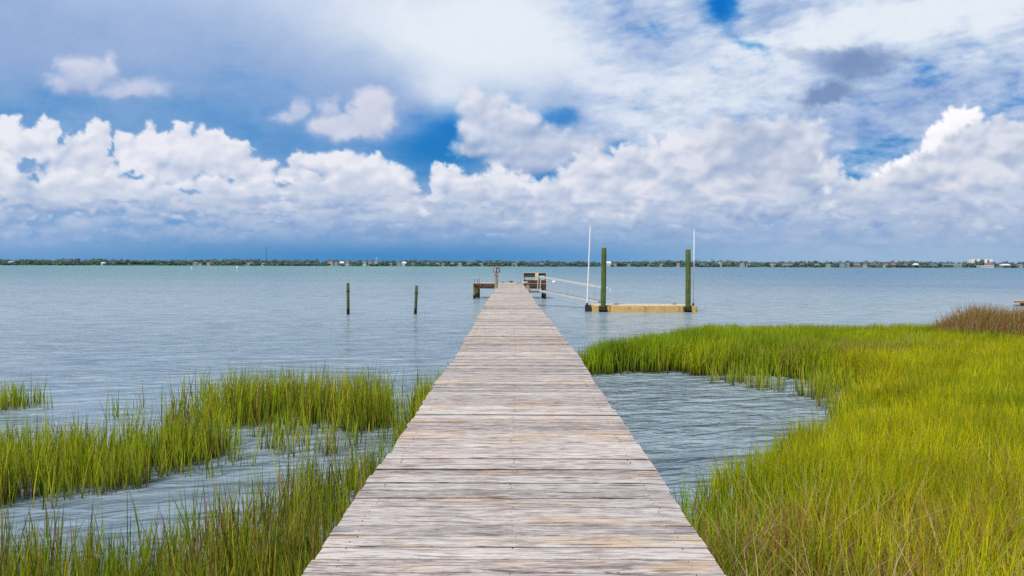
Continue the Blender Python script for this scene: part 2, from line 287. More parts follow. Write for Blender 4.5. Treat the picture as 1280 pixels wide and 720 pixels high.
def mat_deck():
    m = NT('weathered_deck_wood')
    a = m.n('ShaderNodeAttribute', attribute_name='board'); rgb = m.n('ShaderNodeSeparateColor', {0: a.outputs['Color']})
    r1, r2, r3 = rgb.outputs
    p = m.pos()
    off = m.n('ShaderNodeCombineXYZ', {0: m.math('MULTIPLY', r1, 93.), 1: m.math('MULTIPLY', r2, 41.), 2: m.math('MULTIPLY', r3, 57.)}).outputs[0]
    q = m.n('ShaderNodeVectorMath', {0: p, 1: off}, operation='ADD').outputs[0]
    # knots bend the grain
    kv = m.n('ShaderNodeTexVoronoi', {'Vector': m.scale(q, (1.5, 6.5, 1)), 'Scale': 1., 'Randomness': 1.}); kd = kv.outputs['Distance']
    knot = m.ramp(kd, [(0., (1, 1, 1)), (.05, (.9, .9, .9)), (.13, (0, 0, 0))])
    bend = m.ramp(kd, [(0., (1, 1, 1)), (.45, (0, 0, 0))])
    warp = m.n('ShaderNodeVectorMath', {0: m.n('ShaderNodeCombineXYZ', {1: m.math('MULTIPLY', bend, .035)}).outputs[0], 1: q}, operation='ADD').outputs[0]
    wob = m.noise(m.scale(q, (1.3, 9, 1)), 1., 3)
    warp = m.n('ShaderNodeVectorMath', {0: m.n('ShaderNodeCombineXYZ', {1: m.math('MULTIPLY', wob, .03)}).outputs[0], 1: warp}, operation='ADD').outputs[0]
    g1 = m.noise(m.scale(warp, (9., 110, 1)), 1., 6, .7)
    g2 = m.noise(m.scale(warp, (14., 420, 1)), 1., 3, .7)
    g3 = m.noise(m.scale(warp, (3.6, 32, 1)), 1., 5, .65)
    blot = m.noise(m.scale(q, (2.6, 9, 1)), 1., 5, .6)
    big = m.noise(m.scale(p, (.5, .6, 1)), 1., 3, .5)
    g = m.math('ADD', m.math('MULTIPLY', g1, .5), m.math('ADD', m.math('MULTIPLY', g2, .22), m.math('MULTIPLY', g3, .28)))
    g = m.math('ADD', g, m.math('MULTIPLY', m.math('SUBTRACT', r3, .5), .09)); g = m.math('ADD', .5, m.math('MULTIPLY', m.math('SUBTRACT', g, .5), 1.18))
    col = m.ramp(g, [(.36, (.12, .09, .075)), (.42, (.30, .25, .225)), (.47, (.48, .425, .395)), (.53, (.62, .57, .525)), (.62, (.74, .69, .645))])
    # warm stains, grey weather blotches
    tan = m.ramp(m.math('ADD', blot, m.math('MULTIPLY', m.math('SUBTRACT', r1, .5), .26)), [(.53, (0, 0, 0)), (.68, (.9, .9, .9))])
    col = m.mix(m.math('MULTIPLY', tan, .8), col, m.mix(.75, col, (.62, .41, .21)))
    blot2 = m.noise(m.scale(q, (4.5, 20, 1), (7, 3, 1)), 1., 5, .65)
    gy = m.ramp(m.math('ADD', blot2, m.math('MULTIPLY', m.math('SUBTRACT', r2, .5), .18)), [(.54, (0, 0, 0)), (.66, (1, 1, 1))])
    col = m.mix(m.math('MULTIPLY', gy, .55), col, m.mix(.9, col, (.20, .18, .18)))
    brn = m.ramp(m.math('ADD', g3, m.math('MULTIPLY', m.math('SUBTRACT', r2, .5), .2)), [(.32, (1, 1, 1)), (.43, (0, 0, 0))])
    col = m.mix(m.math('MULTIPLY', brn, .5), col, (.30, .19, .13))
    spk = m.ramp(m.noise(m.scale(q, (22, 60, 1), (9, 1, 5)), 1., 3, .6), [(.28, (1, 1, 1)), (.33, (0, 0, 0))]); col = m.mix(m.math('MULTIPLY', spk, .7), col, (.12, .09, .08))
    # splits along the grain
    cr = m.noise(m.scale(warp, (2.2, 80, 1), (3, 9, 2)), 1., 3, .5)
    crk = m.ramp(cr, [(.35, (1, 1, 1)), (.385, (0, 0, 0))]); 
    col = m.mix(m.math('MULTIPLY', crk, .8), col, (.06, .045, .04))
    col = m.mix(m.math('MULTIPLY', knot, m.ramp(r3, [(.45, (0, 0, 0)), (.5, (.85, .85, .85))])), col, (.13, .10, .095))
    bigc = m.ramp(big, [(.3, (.84, .83, .83)), (.7, (1.08, 1.07, 1.06))])
    col = m.mix(1., col, bigc, 'MULTIPLY')
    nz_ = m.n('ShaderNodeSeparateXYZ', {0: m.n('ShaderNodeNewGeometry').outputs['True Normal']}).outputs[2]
    side = m.ramp(nz_, [(.25, (1, 1, 1)), (.75, (0, 0, 0))]); col = m.mix(m.math('MULTIPLY', side, .92), col, (.035, .025, .02))  # shade in the gaps painted on: board sides coloured nearly black
    h = m.math('SUBTRACT', g, m.math('MULTIPLY', crk, .6))
    m.bsdf(col, .85, h, .55, .006, spec=.25)
    return m.mat

def mat_wood(name, dark, mid, light, zwet=None, sc=(9, 9, 1.2), wet=(.012, .014, .010)):
    m = NT(name); p = m.obj(); w = m.pos()
    g = m.noise(m.scale(p, (sc[0] * 3, sc[1] * 3, sc[2])), 1.5, 5, .65); b = m.noise(p, 2.5, 4, .6)
    col = m.ramp(m.math('ADD', m.math('MULTIPLY', g, .65), m.math('MULTIPLY', b, .35)), [(.34, dark), (.5, mid), (.64, light)])
    rough = .85
    if zwet is not None:
        z = m.n('ShaderNodeSeparateXYZ', {0: w}).outputs[2]
        f = m.math('ADD', z, m.math('MULTIPLY', m.math('SUBTRACT', b, .5), .3))
        f = m.ramp(f, [(max(zwet - .06, 0), (1, 1, 1)), (zwet + .10, (0, 0, 0))])
        col = m.mix(f, col, wet)
    m.bsdf(col, .85, g, .5, .01, spec=.25); return m.mat

def mat_plain(name, col, rough=.5, metallic=0., var=.15, scale=6., spec=.5, dirt=None):
    m = NT(name); p = m.obj(); n = m.noise(p, scale, 5, .6)
    c = m.ramp(n, [(.3, tuple(v * (1 - var) for v in col)), (.7, tuple(min(1, v * (1 + var)) for v in col))])
    if dirt:
        z = m.noise(m.scale(p, (3, 3, .6)), 2., 5, .7); c = m.mix(m.ramp(z, [(.5, (0, 0, 0)), (.68, (.8, .8, .8))]), c, dirt)
    m.bsdf(c, rough, n, .12, .01, metallic, spec); return m.mat

def mat_grass(name, trans=.35, spec=.25, rough=.55):
    m = NT(name); a = m.n('ShaderNodeAttribute', attribute_name='tint').outputs['Color']
    d = m.n('ShaderNodeBsdfPrincipled', {'Roughness': rough, 'Base Color': a, 'Specular IOR Level': spec})
    t = m.n('ShaderNodeBsdfTranslucent', {'Color': m.mix(1., a, (1.6, 1.5, .6), 'MULTIPLY')})
    mx = m.n('ShaderNodeMixShader', {0: trans, 1: d.outputs[0], 2: t.outputs[0]}); m.link(mx.outputs[0], m.out.inputs[0]); return m.mat

# ------------------------------------------------------------------ camera, world, sun
cam = bpy.data.cameras.new('camera'); co = bpy.data.objects.new('camera', cam); COL.objects.link(co)
cam.sensor_width = 36; cam.lens = F / 1280 * 36; cam.clip_start = .1; cam.clip_end = 30000
pitch = math.atan(28 / F)
co.matrix_world = Matrix.Translation((0, 0, EYE)) @ Matrix.Rotation(math.pi / 2 - pitch, 4, 'X') @ Matrix.Rotation(math.radians(.157), 4, 'Z')
SC.camera = co
SUN_EL, SUN_AZ = 52., 215.      # compass-like bearing, clockwise from the walkway's direction: behind and to the left
sd = Vector((math.sin(math.radians(SUN_AZ)) * math.cos(math.radians(SUN_EL)), math.cos(math.radians(SUN_AZ)) * math.cos(math.radians(SUN_EL)), math.sin(math.radians(SUN_EL))))
sl = bpy.data.lights.new('sun', 'SUN'); so = bpy.data.objects.new('sun', sl); COL.objects.link(so)
sl.energy = 3.3; sl.angle = math.radians(.6); sl.color = (1., .965, .91); so.rotation_euler = sd.to_track_quat('Z', 'Y').to_euler()
w = bpy.data.worlds.new('World'); SC.world = w; w.use_nodes = True; nt = w.node_tree; nt.nodes.clear()
sky = nt.nodes.new('ShaderNodeTexSky'); sky.sky_type = 'NISHITA'; sky.sun_disc = False; sky.sun_elevation = math.radians(SUN_EL); sky.sun_rotation = math.radians(SUN_AZ)
bg = nt.nodes.new('ShaderNodeBackground'); bg.inputs[1].default_value = .10; wo = nt.nodes.new('ShaderNodeOutputWorld')
# broken cloud over the rest of the sky
tc = nt.nodes.new('ShaderNodeTexCoord'); mp = nt.nodes.new('ShaderNodeMapping'); mp.inputs['Scale'].default_value = (1, 1, 2.2)
nz = nt.nodes.new('ShaderNodeTexNoise'); nz.inputs['Scale'].default_value = 2.6; nz.inputs['Detail'].default_value = 7; nz.inputs['Roughness'].default_value = .6
rp = nt.nodes.new('ShaderNodeValToRGB'); rp.color_ramp.elements[0].position = .42; rp.color_ramp.elements[1].position = .60
mx = nt.nodes.new('ShaderNodeMix'); mx.data_type = 'RGBA'; mx.inputs[7].default_value = (6.6, 6.9, 7.8, 1)
L_ = nt.links.new
L_(tc.outputs['Generated'], mp.inputs[0]); L_(mp.outputs[0], nz.inputs['Vector']); L_(nz.outputs['Fac'], rp.inputs[0]); L_(rp.outputs[0], mx.inputs[0]); L_(sky.outputs[0], mx.inputs[6]); L_(mx.outputs[2], bg.inputs[0]); L_(bg.outputs[0], wo.inputs[0])
SC.view_settings.view_transform = 'Standard'; SC.view_settings.look = 'None'; SC.view_settings.exposure = 0; SC.view_settings.gamma = 1
SC.cycles.use_denoising = False
try: SC.cycles.denoiser = 'OPENIMAGEDENOISE'
except Exception: pass
SC.cycles.max_bounces = 8; SC.cycles.sample_clamp_indirect = 4; SC.cycles.sample_clamp_direct = 2.5

# ------------------------------------------------------------------ sky dome
def build_sky():
    def axis(lo, c0, c1, hi, st):
        core = list(np.arange(c0, c1, st)); a = []; s = st; x = c0
        while x > lo: s = min(s * 1.02, 9); x -= s; a.append(x)
        b = []; s = st; x = core[-1]
        while x < hi: s = min(s * 1.02, 9); x += s; b.append(x)
        return np.array(a[::-1] + core + b)
    xs = axis(-1000, -30, 1310, 2280, 1.2); ys = axis(-1000, -10, 346, 356, 1.2)
    c = sky_colours(xs, ys)
    lin = np.where(c <= .04045, c / 12.92, ((c + .055) / 1.055) ** 2.4)
    X, Y = np.meshgrid(xs, ys); az = np.arctan((X - 640) / F); el = np.arctan((332 - Y) / F * np.cos(az)); Rr = 9000.
    P = np.stack([Rr * np.sin(az) * np.cos(el), Rr * np.cos(az) * np.cos(el), EYE + Rr * np.sin(el)], -1).reshape(-1, 3).astype(np.float32)
    a = sm(-1000, -500, X) * sm(2280, 1780, X) * sm(-1000, -600, Y)
    ny, nx = X.shape; i = np.arange((ny - 1) * (nx - 1)); i = (i // (nx - 1)) * nx + i % (nx - 1)
    fc = np.stack([i, i + nx, i + nx + 1, i + 1], -1).astype(np.int32)
    me = bpy.data.meshes.new('sky'); me.vertices.add(len(P)); me.vertices.foreach_set('co', P.ravel())
    me.loops.add(fc.size); me.loops.foreach_set('vertex_index', fc.ravel()); me.polygons.add(len(fc)); me.polygons.foreach_set('loop_start', np.arange(0, fc.size, 4, dtype=np.int32)); me.update()
    at_ = me.attributes.new('cloud', 'FLOAT_COLOR', 'POINT'); at_.data.foreach_set('color', np.concatenate([lin, a[..., None]], -1).reshape(-1).astype(np.float32))
    m = NT('cloudy_sky'); q = m.n('ShaderNodeAttribute', attribute_name='cloud')
    e = m.n('ShaderNodeEmission', {'Color': q.outputs['Color'], 'Strength': 1.}); tr = m.n('ShaderNodeBsdfTransparent')
    ms = m.n('ShaderNodeMixShader', {0: q.outputs['Alpha'], 1: tr.outputs[0], 2: e.outputs[0]}); m.link(ms.outputs[0], m.out.inputs[0])
    m.mat.cycles.emission_sampling = 'NONE'; me.materials.append(m.mat)
    o = bpy.data.objects.new('sky', me); COL.objects.link(o); tag(o, 'blue sky filled with white cumulus and high streaky cloud', 'sky', kind='structure')
build_sky()

# ------------------------------------------------------------------ water
def build_water():
    m = NT('bay_water'); p = m.pos(); y = m.n('ShaderNodeSeparateXYZ', {0: p}).outputs[1]; x = m.n('ShaderNodeSeparateXYZ', {0: p}).outputs[0]
    rot = m.n('ShaderNodeMapping', {'Vector': p, 'Rotation': (0, 0, math.radians(-14))}).outputs[0]
    w1 = m.noise(m.scale(rot, (1.5, 4.4, 1)), 1., 3, .5, .5)
    w2 = m.noise(m.scale(rot, (5.5, 14., 1), (3, 1, 0)), 1., 3, .5, .4)
    w3 = m.noise(m.scale(rot, (.22, .75, 1)), 1., 3, .5)
    w4 = m.noise(m.scale(rot, (.02, .05, 1)), 1., 4, .5)
    gust = m.ramp(m.noise(m.scale(p, (.02, .06, 1)), 1., 4, .6), [(.35, (.6, .6, .6)), (.65, (1.25, 1.25, 1.25))])
    # sheltered, calmer between the grass on the left
    calm = m.math('MULTIPLY', m.ramp(x, [(0., (.42, .42, .42)), (1., (1, 1, 1))]), 1.)
    near = m.n('ShaderNodeMapRange', {'Value': y, 1: 9., 2: 16., 3: 0., 4: 1.}).outputs[0]
    calm = m.math('MAXIMUM', calm, near)
    h = m.math('ADD', m.math('MULTIPLY', m.math('POWER', w1, 1.6), .32), m.math('ADD', m.math('MULTIPLY', w2, .020), m.math('MULTIPLY', w3, .40)))
    h = m.math('MULTIPLY', m.math('MULTIPLY', h, gust), calm)
    bp = m.n('ShaderNodeBump', {'Height': h, 'Strength': 1., 'Distance': 1.})
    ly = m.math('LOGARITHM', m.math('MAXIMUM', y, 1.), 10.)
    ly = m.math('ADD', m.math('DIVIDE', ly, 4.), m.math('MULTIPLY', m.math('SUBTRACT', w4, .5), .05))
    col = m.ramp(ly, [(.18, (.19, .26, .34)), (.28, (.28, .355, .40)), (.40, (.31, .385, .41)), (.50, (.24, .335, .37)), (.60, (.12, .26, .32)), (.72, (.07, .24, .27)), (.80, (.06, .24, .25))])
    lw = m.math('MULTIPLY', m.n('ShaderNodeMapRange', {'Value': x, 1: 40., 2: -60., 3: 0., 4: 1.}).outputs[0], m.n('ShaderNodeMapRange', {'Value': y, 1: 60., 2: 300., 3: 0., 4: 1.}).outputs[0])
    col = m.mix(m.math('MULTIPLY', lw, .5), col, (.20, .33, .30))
    wavelet_tone = m.noise(m.scale(rot, (.55, 2.0, 1), (5, 2, 0)), 1., 6, .72)
    col = m.mix(1., col, m.ramp(wavelet_tone, [(.36, (.55, .60, .66)), (.48, (.97, .98, .99)), (.62, (1.28, 1.26, 1.22))]), 'MULTIPLY')  # light and dark of the wavelets painted into the water's body colour
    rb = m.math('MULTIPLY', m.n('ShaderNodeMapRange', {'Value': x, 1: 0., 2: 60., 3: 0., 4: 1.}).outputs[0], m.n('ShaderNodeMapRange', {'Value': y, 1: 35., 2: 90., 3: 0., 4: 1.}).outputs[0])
    col = m.mix(m.math('MULTIPLY', rb, .75), col, m.mix(1., (.10, .21, .33), m.ramp(wavelet_tone, [(.36, (.5, .6, .7)), (.6, (1.5, 1.4, 1.3))]), 'MULTIPLY'))
    rg = m.ramp(m.math('DIVIDE', m.math('LOGARITHM', m.math('MAXIMUM', y, 1.), 10.), 4.), [(.2, (.05,) * 3), (.35, (.14,) * 3), (.5, (.30,) * 3), (.75, (.42,) * 3)])
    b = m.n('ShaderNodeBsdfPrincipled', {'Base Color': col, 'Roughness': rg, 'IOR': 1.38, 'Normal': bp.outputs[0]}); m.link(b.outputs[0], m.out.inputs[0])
    o = MB().add([(-9000, -60, 0), (9000, -60, 0), (9000, 8990, 0), (-9000, 8990, 0)], [(0, 1, 2, 3)]).build('water', m.mat)
    tag(o, 'rippled grey blue bay water turning teal toward the far shore', 'water', kind='structure')
build_water()

# ------------------------------------------------------------------ marsh ground
def inside(poly, px, py):
    r = np.zeros(px.shape, bool); n = len(poly)
    for i in range(n):
        (x0, y0), (x1, y1) = poly[i], poly[(i + 1) % n]
        c = ((y0 > py) != (y1 > py)) & (px < (x1 - x0) * (py - y0) / (y1 - y0 + 1e-12) + x0); r ^= c
    return r
def edge_dist(poly, px, py):
    d = np.full(px.shape, 1e9); n = len(poly)
    for i in range(n):
        a = np.array(poly[i]); b = np.array(poly[(i + 1) % n]); ab = b - a
        t = np.clip(((px - a[0]) * ab[0] + (py - a[1]) * ab[1]) / (ab @ ab), 0, 1)
        d = np.minimum(d, np.hypot(px - a[0] - t * ab[0], py - a[1] - t * ab[1]))
    return np.where(inside(poly, px, py), d, -d)
MARSH0 = [(1.02, 2.2), (1.05, 5.3), (1.35, 6.0), (1.8, 6.7), (2.5, 7.6), (3.3, 8.6), (4.4, 10.0), (5.2, 11.2), (5.9, 12.6), (6.4, 14.0), (6.5, 15.2), (5.6, 16.0), (4.6, 16.4), (3.2, 16.4), (2.3, 16.3), (1.6, 16.6), (1.5, 17.4), (2.6, 18.6), (3.8, 20.2), (5.6, 22.2), (8., 23.4), (13., 23.8), (18., 24.4), (30., 26.), (30., 2.2)]
def ragged(poly, amp, seed, step=.25):
    out = []; r_ = np.random.RandomState(seed); a = r_.rand() * 50
    for i in range(len(poly)):
        p0 = np.array(poly[i]); p1 = np.array(poly[(i + 1) % len(poly)]); L = np.hypot(*(p1 - p0)); k = max(1, int(L / step)) if L < 8 else 1
        for j in range(k):
            p = p0 + (p1 - p0) * j / k; q = fbm(np.array([p[0] * 1.1 + a, p[0] * 1.1 + a + 30]), np.array([p[1] * 1.1, p[1] * 1.1]), 4, seed, .65); out.append((float(p[0] + amp * q[0]), float(p[1] + amp * q[1])))
    return out
MARSH = ragged(MARSH0, .75, 3)
def build_ground():
    xs = np.arange(1, 31, .35); ys = np.arange(2, 27, .35); X, Y = np.meshgrid(xs, ys)
    d = edge_dist(MARSH, X.ravel(), Y.ravel()).reshape(X.shape)
    Z = np.clip((d - .5) * .06, -.08, .10) + .02 * fbm(X, Y, 3, 5)
    vs = np.stack([X, Y, Z], -1).reshape(-1, 3); ny, nx = X.shape
    fs = [(j * nx + i, j * nx + i + 1, (j + 1) * nx + i + 1, (j + 1) * nx + i) for j in range(ny - 1) for i in range(nx - 1)]
    m = NT('marsh_mud'); n = m.noise(m.pos(), 6., 5, .6); m.bsdf(m.ramp(n, [(.3, (.035, .035, .015)), (.7, (.09, .08, .03))]), .8, n, .5, .03)
    o = MB().add(vs.tolist(), fs).build('marsh_ground', m.mat, smooth=True); tag(o, 'dark mud under the marsh grass on the right', 'ground', kind='structure')
build_ground()

# ------------------------------------------------------------------ grass
def blades(name, px, py, h, w, lean, cols_tip, cols_base, seed, mat, z0=-.04, droop=1., wind=(.0, .0), base_t=.45):
    rs = np.random.RandomState(seed); n = len(px)
    th = rs.rand(n) * 2 * np.pi; ph = rs.rand(n) * np.pi
    dx, dy = np.cos(th) * lean + wind[0], np.sin(th) * lean + wind[1]
    T = np.array([0, .38, .72, 1.]); W = np.array([1., .92, .6, 0.])
    P = np.zeros((n, 7, 3), np.float32); Cc = np.ones((n, 7, 4), np.float32)
    ax, ay = np.cos(ph), np.sin(ph); k = 0
    bend = droop * (.6 + .8 * rs.rand(n))
    for i, t in enumerate(T):
        s = t * .35 + t * t * .65 * bend
        cx = px + dx * h * s; cy = py + dy * h * s; cz = z0 + h * t * np.sqrt(np.clip(1 - (lean * t * .8) ** 2, .1, 1)) 
        f = np.clip((t - .0) / base_t, 0, 1)[()] if np.isscalar(t) else t
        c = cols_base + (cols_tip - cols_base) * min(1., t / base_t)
        for sgn in ((-1, 1) if i < 3 else (0,)):
            P[:, k, 0] = cx + ax * w * W[i] * sgn * .5; P[:, k, 1] = cy + ay * w * W[i] * sgn * .5; P[:, k, 2] = cz
            Cc[:, k, :3] = c; k += 1
    b = (np.arange(n) * 7)[:, None]
    q = np.concatenate([b + [0, 1, 3, 2], b + [2, 3, 5, 4]], 1).reshape(-1, 4); tri = (b + [4, 5, 6]).reshape(-1, 3)
    loops = np.concatenate([q.ravel(), tri.ravel()]).astype(np.int32)
    starts = np.concatenate([np.arange(len(q)) * 4, len(q) * 4 + np.arange(len(tri)) * 3]).astype(np.int32)
    me = bpy.data.meshes.new(name); me.vertices.add(n * 7); me.vertices.foreach_set('co', P.ravel())
    me.loops.add(len(loops)); me.loops.foreach_set('vertex_index', loops); me.polygons.add(len(starts)); me.polygons.foreach_set('loop_start', starts); me.update()
    me.attributes.new('tint', 'FLOAT_COLOR', 'POINT').data.foreach_set('color', Cc.ravel())
    me.materials.append(mat); me.shade_smooth()
    o = bpy.data.objects.new(name, me); COL.objects.link(o); return o
def scatter(poly, dens, seed, tuft=7, rad=.07, keep=None):
    rs = np.random.RandomState(seed); a = np.array(poly); lo, hi = a.min(0), a.max(0)
    n = int(dens * (hi[0] - lo[0]) * (hi[1] - lo[1]) / tuft); x = lo[0] + rs.rand(n) * (hi[0] - lo[0]); y = lo[1] + rs.rand(n) * (hi[1] - lo[1])
    ok = inside(poly, x, y) & (np.abs(x) < .80 * y + 1.2)      # nothing far outside what can be seen
    x, y = x[ok], y[ok]
    if keep is not None: k = rs.rand(len(x)) < keep(x, y); x, y = x[k], y[k]
    x = np.repeat(x, tuft) + rs.randn(len(x) * tuft) * rad; y = np.repeat(y, tuft) + rs.randn(len(y) * tuft) * rad
    ok = ~((np.abs(x) < .97) & (y < 58)); return x[ok], y[ok], rs
def palette(rs, n, cols, weights):
    idx = rs.choice(len(cols), n, p=np.array(weights) / sum(weights)); c = np.array(cols, np.float32)[idx]
    return c * (.75 + .5 * rs.rand(n, 1)).astype(np.float32)
G = mat_grass('marsh_grass')
GR = [(.24, .33, .007), (.33, .39, .007), (.15, .26, .010), (.40, .40, .010)]
def marsh_right():
    def keep(x, y):
        d = edge_dist(MARSH, x, y); f = fbm(x * 1.3, y * 1.3, 3, 9)
        k = np.clip(d / .7 + .10 + 1.6 * f, 0.05, 1)
        corner = np.exp(-((x - 6.2) ** 2 / 1.2 + (y - 14.0) ** 2 / 4.)); k = k * (1 - .88 * corner * (d < 1.1))
        return k * np.clip(11. / np.maximum(y, 1), .52, 1)
    x, y, rs = scatter(MARSH, 1500, 3, 8, .09, keep)
    n = len(x); d = edge_dist(MARSH, x, y); f = fbm(x / 2.2, y / 2.2, 4, 13); f2 = fbm(x / .5, y / .5, 2, 17); f3 = fbm(x / 5., y / 2.5, 3, 33)
    h = (.52 + .16 * f + .10 * f2 + .20 * rs.rand(n)) * np.clip(.80 + .35 * d, .7, 1.12) * np.where(y < 8.5, 1.12, 1)
    h = h * np.where((y > 15.8) & (x < 7), 1.12, 1)
    w = .0085 + .007 * rs.rand(n) + .0009 * np.maximum(y - 6, 0)
    c = palette(rs, n, GR, (4, 4, 2, 1.2))
    pt = fbm(x / 1.1, y / .8, 3, 57); c = c * (1 + .55 * pt)[:, None]
    yel = sm(-.2, .35, f3 + .45 * np.exp(-((y - 10) ** 2) / 22.) * sm(2, 5, x))[:, None]
    c = c * (1 + yel * (np.array([.50, .20, -.2]) ))
    grn = (np.exp(-((x - 1.3) ** 2) / .8 - ((y - 5.9) ** 2) / 2.) + .6 * sm(15.2, 17.5, y) * sm(9, 3, x))[:, None]; c = c * (1 - grn * np.array([.38, .12, -.5]))
    # dead stalks: the near edge by the frame, and rusty streaks further out
    pd = .04 + .50 * np.exp(-((x - 2.2) ** 2) / 1.6 - ((y - 4.9) ** 2) / 1.3) + .16 * sm(6.3, 4.3, y) + .75 * np.exp(-((x - 8.3) ** 2) / 2.6 - ((y - 16.9) ** 2) / .8) + .12 * np.exp(-((x - 6.5) ** 2) / 2 - ((y - 17) ** 2) / .6)
    rust_ = np.exp(-((x - 8.3) ** 2) / 2.6 - ((y - 16.9) ** 2) / .8); h = h * (1 + .10 * rust_); dead = rs.rand(n) < pd * (1 + 2.2 * fbm(x / .6, y / .45, 3, 61)) + .10 * f
    dc = palette(rs, n, [(.40, .25, .08), (.26, .15, .045), (.50, .37, .17), (.34, .13, .03)], (3, 2, 3, 1.)); c = np.where(dead[:, None], dc, c)
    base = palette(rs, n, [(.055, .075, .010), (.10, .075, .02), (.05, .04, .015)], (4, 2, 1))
    lean = np.abs(rs.randn(n)) * .20 + .04 + dead * rs.rand(n) * .5
    h = h * np.where(dead, .75 + .35 * rs.rand(n), 1)
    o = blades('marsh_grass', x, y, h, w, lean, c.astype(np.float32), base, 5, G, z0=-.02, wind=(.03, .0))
    tag(o, 'dense bright yellow green marsh grass filling the right side', 'grass', kind='stuff')
    # straw lying over
    rs = np.random.RandomState(41); n = 1100
    y = 3.6 + rs.rand(n) ** 1.2 * 4.6; x = 1.25 + rs.rand(n) * (y * .80 - .9); ok = edge_dist(MARSH, x, y) > .15 + .5 * (y > 5.5); x, y = x[ok], y[ok]; n = len(x)
    c = palette(rs, n, [(.46, .36, .20), (.36, .25, .12), (.52, .43, .28)], (3, 2, 1)); cl = rs.randint(0, 9, n)
    o = blades('dry_straw', x, y, (.60 + .38 * rs.rand(n)), .005 + .005 * rs.rand(n), .25 + .75 * rs.rand(n), c, c * .6, 6, G, z0=.05, droop=1.2, wind=(.12, .0))
    tag(o, 'dry straw coloured stalks leaning over the grass near the walkway', 'dry grass', kind='stuff')
marsh_right()
def reeds():
    poly = [(12.6, 20.6), (14, 19.8), (17, 19.2), (24, 18.6), (24, 22.5), (17, 22.8), (13.5, 22.6), (12.4, 21.6)]
    x, y, rs = scatter(poly, 700, 8, 6, .12); n = len(x); f = fbm(x / 1.2, y / 1.2, 3, 3)
    d = edge_dist(poly, x, y)
    c = palette(rs, n, [(.34, .20, .08), (.42, .29, .14), (.24, .13, .045), (.17, .19, .03), (.50, .38, .24)], (4, 3, 3, 2.6, 1.4))
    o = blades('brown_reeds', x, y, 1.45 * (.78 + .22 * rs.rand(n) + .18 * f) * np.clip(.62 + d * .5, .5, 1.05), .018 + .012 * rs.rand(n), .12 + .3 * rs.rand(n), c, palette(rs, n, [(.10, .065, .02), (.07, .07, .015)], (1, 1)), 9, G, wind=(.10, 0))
    tag(o, 'brown and rust coloured reeds behind the green marsh grass at right', 'reeds', kind='stuff')
reeds()
LP_ = 1
def left_patch(name, poly, dens, seed, hh, label, sparse=.0, dark=0., dead=.08, tuft=9, gap=.5):
    def keep(x, y):
        d = edge_dist(poly, x, y); f = fbm(x * 1.1, y * 1.1, 3, seed) ; f2 = fbm(x * 3, y * 3, 2, seed + 4)
        return np.clip((d / .35 + .15) * (1 - sparse) + gap * (3.0 * f + 2.0 * f2) + .15 * sparse, 0.015, 1)
    x, y, rs = scatter(poly, dens, seed, tuft, .065, keep); n = len(x); f = fbm(x / 1.3, y / 1.3, 3, seed + 1); f2 = fbm(x / .35, y / .35, 2, seed + 2)
    h = (hh + .26 * f + .30 * f2) * (.50 + .68 * rs.rand(n))
    c = palette(rs, n, [(.26, .37, .016), (.38, .43, .02), (.48, .46, .024), (.15, .24, .016)], (3, 3, 1.6, 2 + dark * 3)) * (1 - .18 * dark)
    dd = rs.rand(n) < dead * (1 + 2 * np.clip(f, -.4, 1)); c = np.where(dd[:, None], palette(rs, n, [(.26, .17, .06), (.20, .10, .035), (.36, .27, .13)], (2, 2, 1)), c)
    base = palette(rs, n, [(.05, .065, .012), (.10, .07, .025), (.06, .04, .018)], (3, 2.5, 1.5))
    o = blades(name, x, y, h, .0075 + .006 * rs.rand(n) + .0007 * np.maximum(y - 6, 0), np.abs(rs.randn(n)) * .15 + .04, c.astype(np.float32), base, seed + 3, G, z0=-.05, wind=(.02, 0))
    tag(o, label, 'grass', kind='stuff')
left_patch('marsh_grass', [(-9, 6.6), (-6.4, 6.9), (-5.2, 7.1), (-4.6, 7.4), (-4.15, 8.0), (-3.85, 8.6), (-3.75, 9.4), (-4.2, 10.2), (-4.7, 10.2), (-5.2, 9.6), (-6, 9.4), (-7, 9.0), (-10, 9.0)], 800, 21, .60, 'wide clump of green grass standing in water at the left edge', dead=.14, gap=.5)
left_patch('marsh_grass', [(-4.9, 11.0), (-4.2, 10.7), (-3.5, 11.2), (-2.9, 10.9), (-2.2, 10.5), (-1.85, 10.6), (-1.9, 11.6), (-2.0, 12.8), (-2.7, 12.9), (-3.6, 12.9), (-4.6, 12.6), (-5.3, 12.2), (-5.5, 11.5)], 680, 31, .76, 'long band of green grass in the water behind the left pool', dead=.14, gap=.55)
left_patch('marsh_grass', [(-1.7, 10.3), (-1.02, 9.7), (-1.02, 13.2), (-1.35, 12.8), (-1.75, 11.8)], 600, 41, .80, 'small clump of green grass against the left side of the walkway, midway along', sparse=.1, gap=.4)
left_patch('marsh_grass', [(-4.6, 7.4), (-2.6, 9.0), (-1.2, 9.6), (-1.2, 10.4), (-2.6, 10.9), (-4.6, 11.2)], 120, 51, .5, 'thin scattered grass stems between the two bigger left clumps', sparse=.4)
left_patch('marsh_grass', [(-1.02, 3.6), (-1.02, 10.0), (-1.5, 9.2), (-2.1, 8.4), (-2.7, 7.1), (-3.2, 6.3), (-4.4, 5.9), (-8, 5.9), (-8, 3.6)], 430, 61, .60, 'sparse dark green grass in the near water left of the walkway', sparse=.38, dark=.8, dead=.2, gap=.45)
left_patch('marsh_grass', [(-1.02, 4.2), (-1.02, 6.6), (-1.9, 6.0), (-3.2, 5.3), (-6, 5.2), (-6, 4.1)], 640, 81, .62, 'dense grass and brown stalks at the foot of the walkway, bottom left', dark=.6, dead=.3, gap=.3)
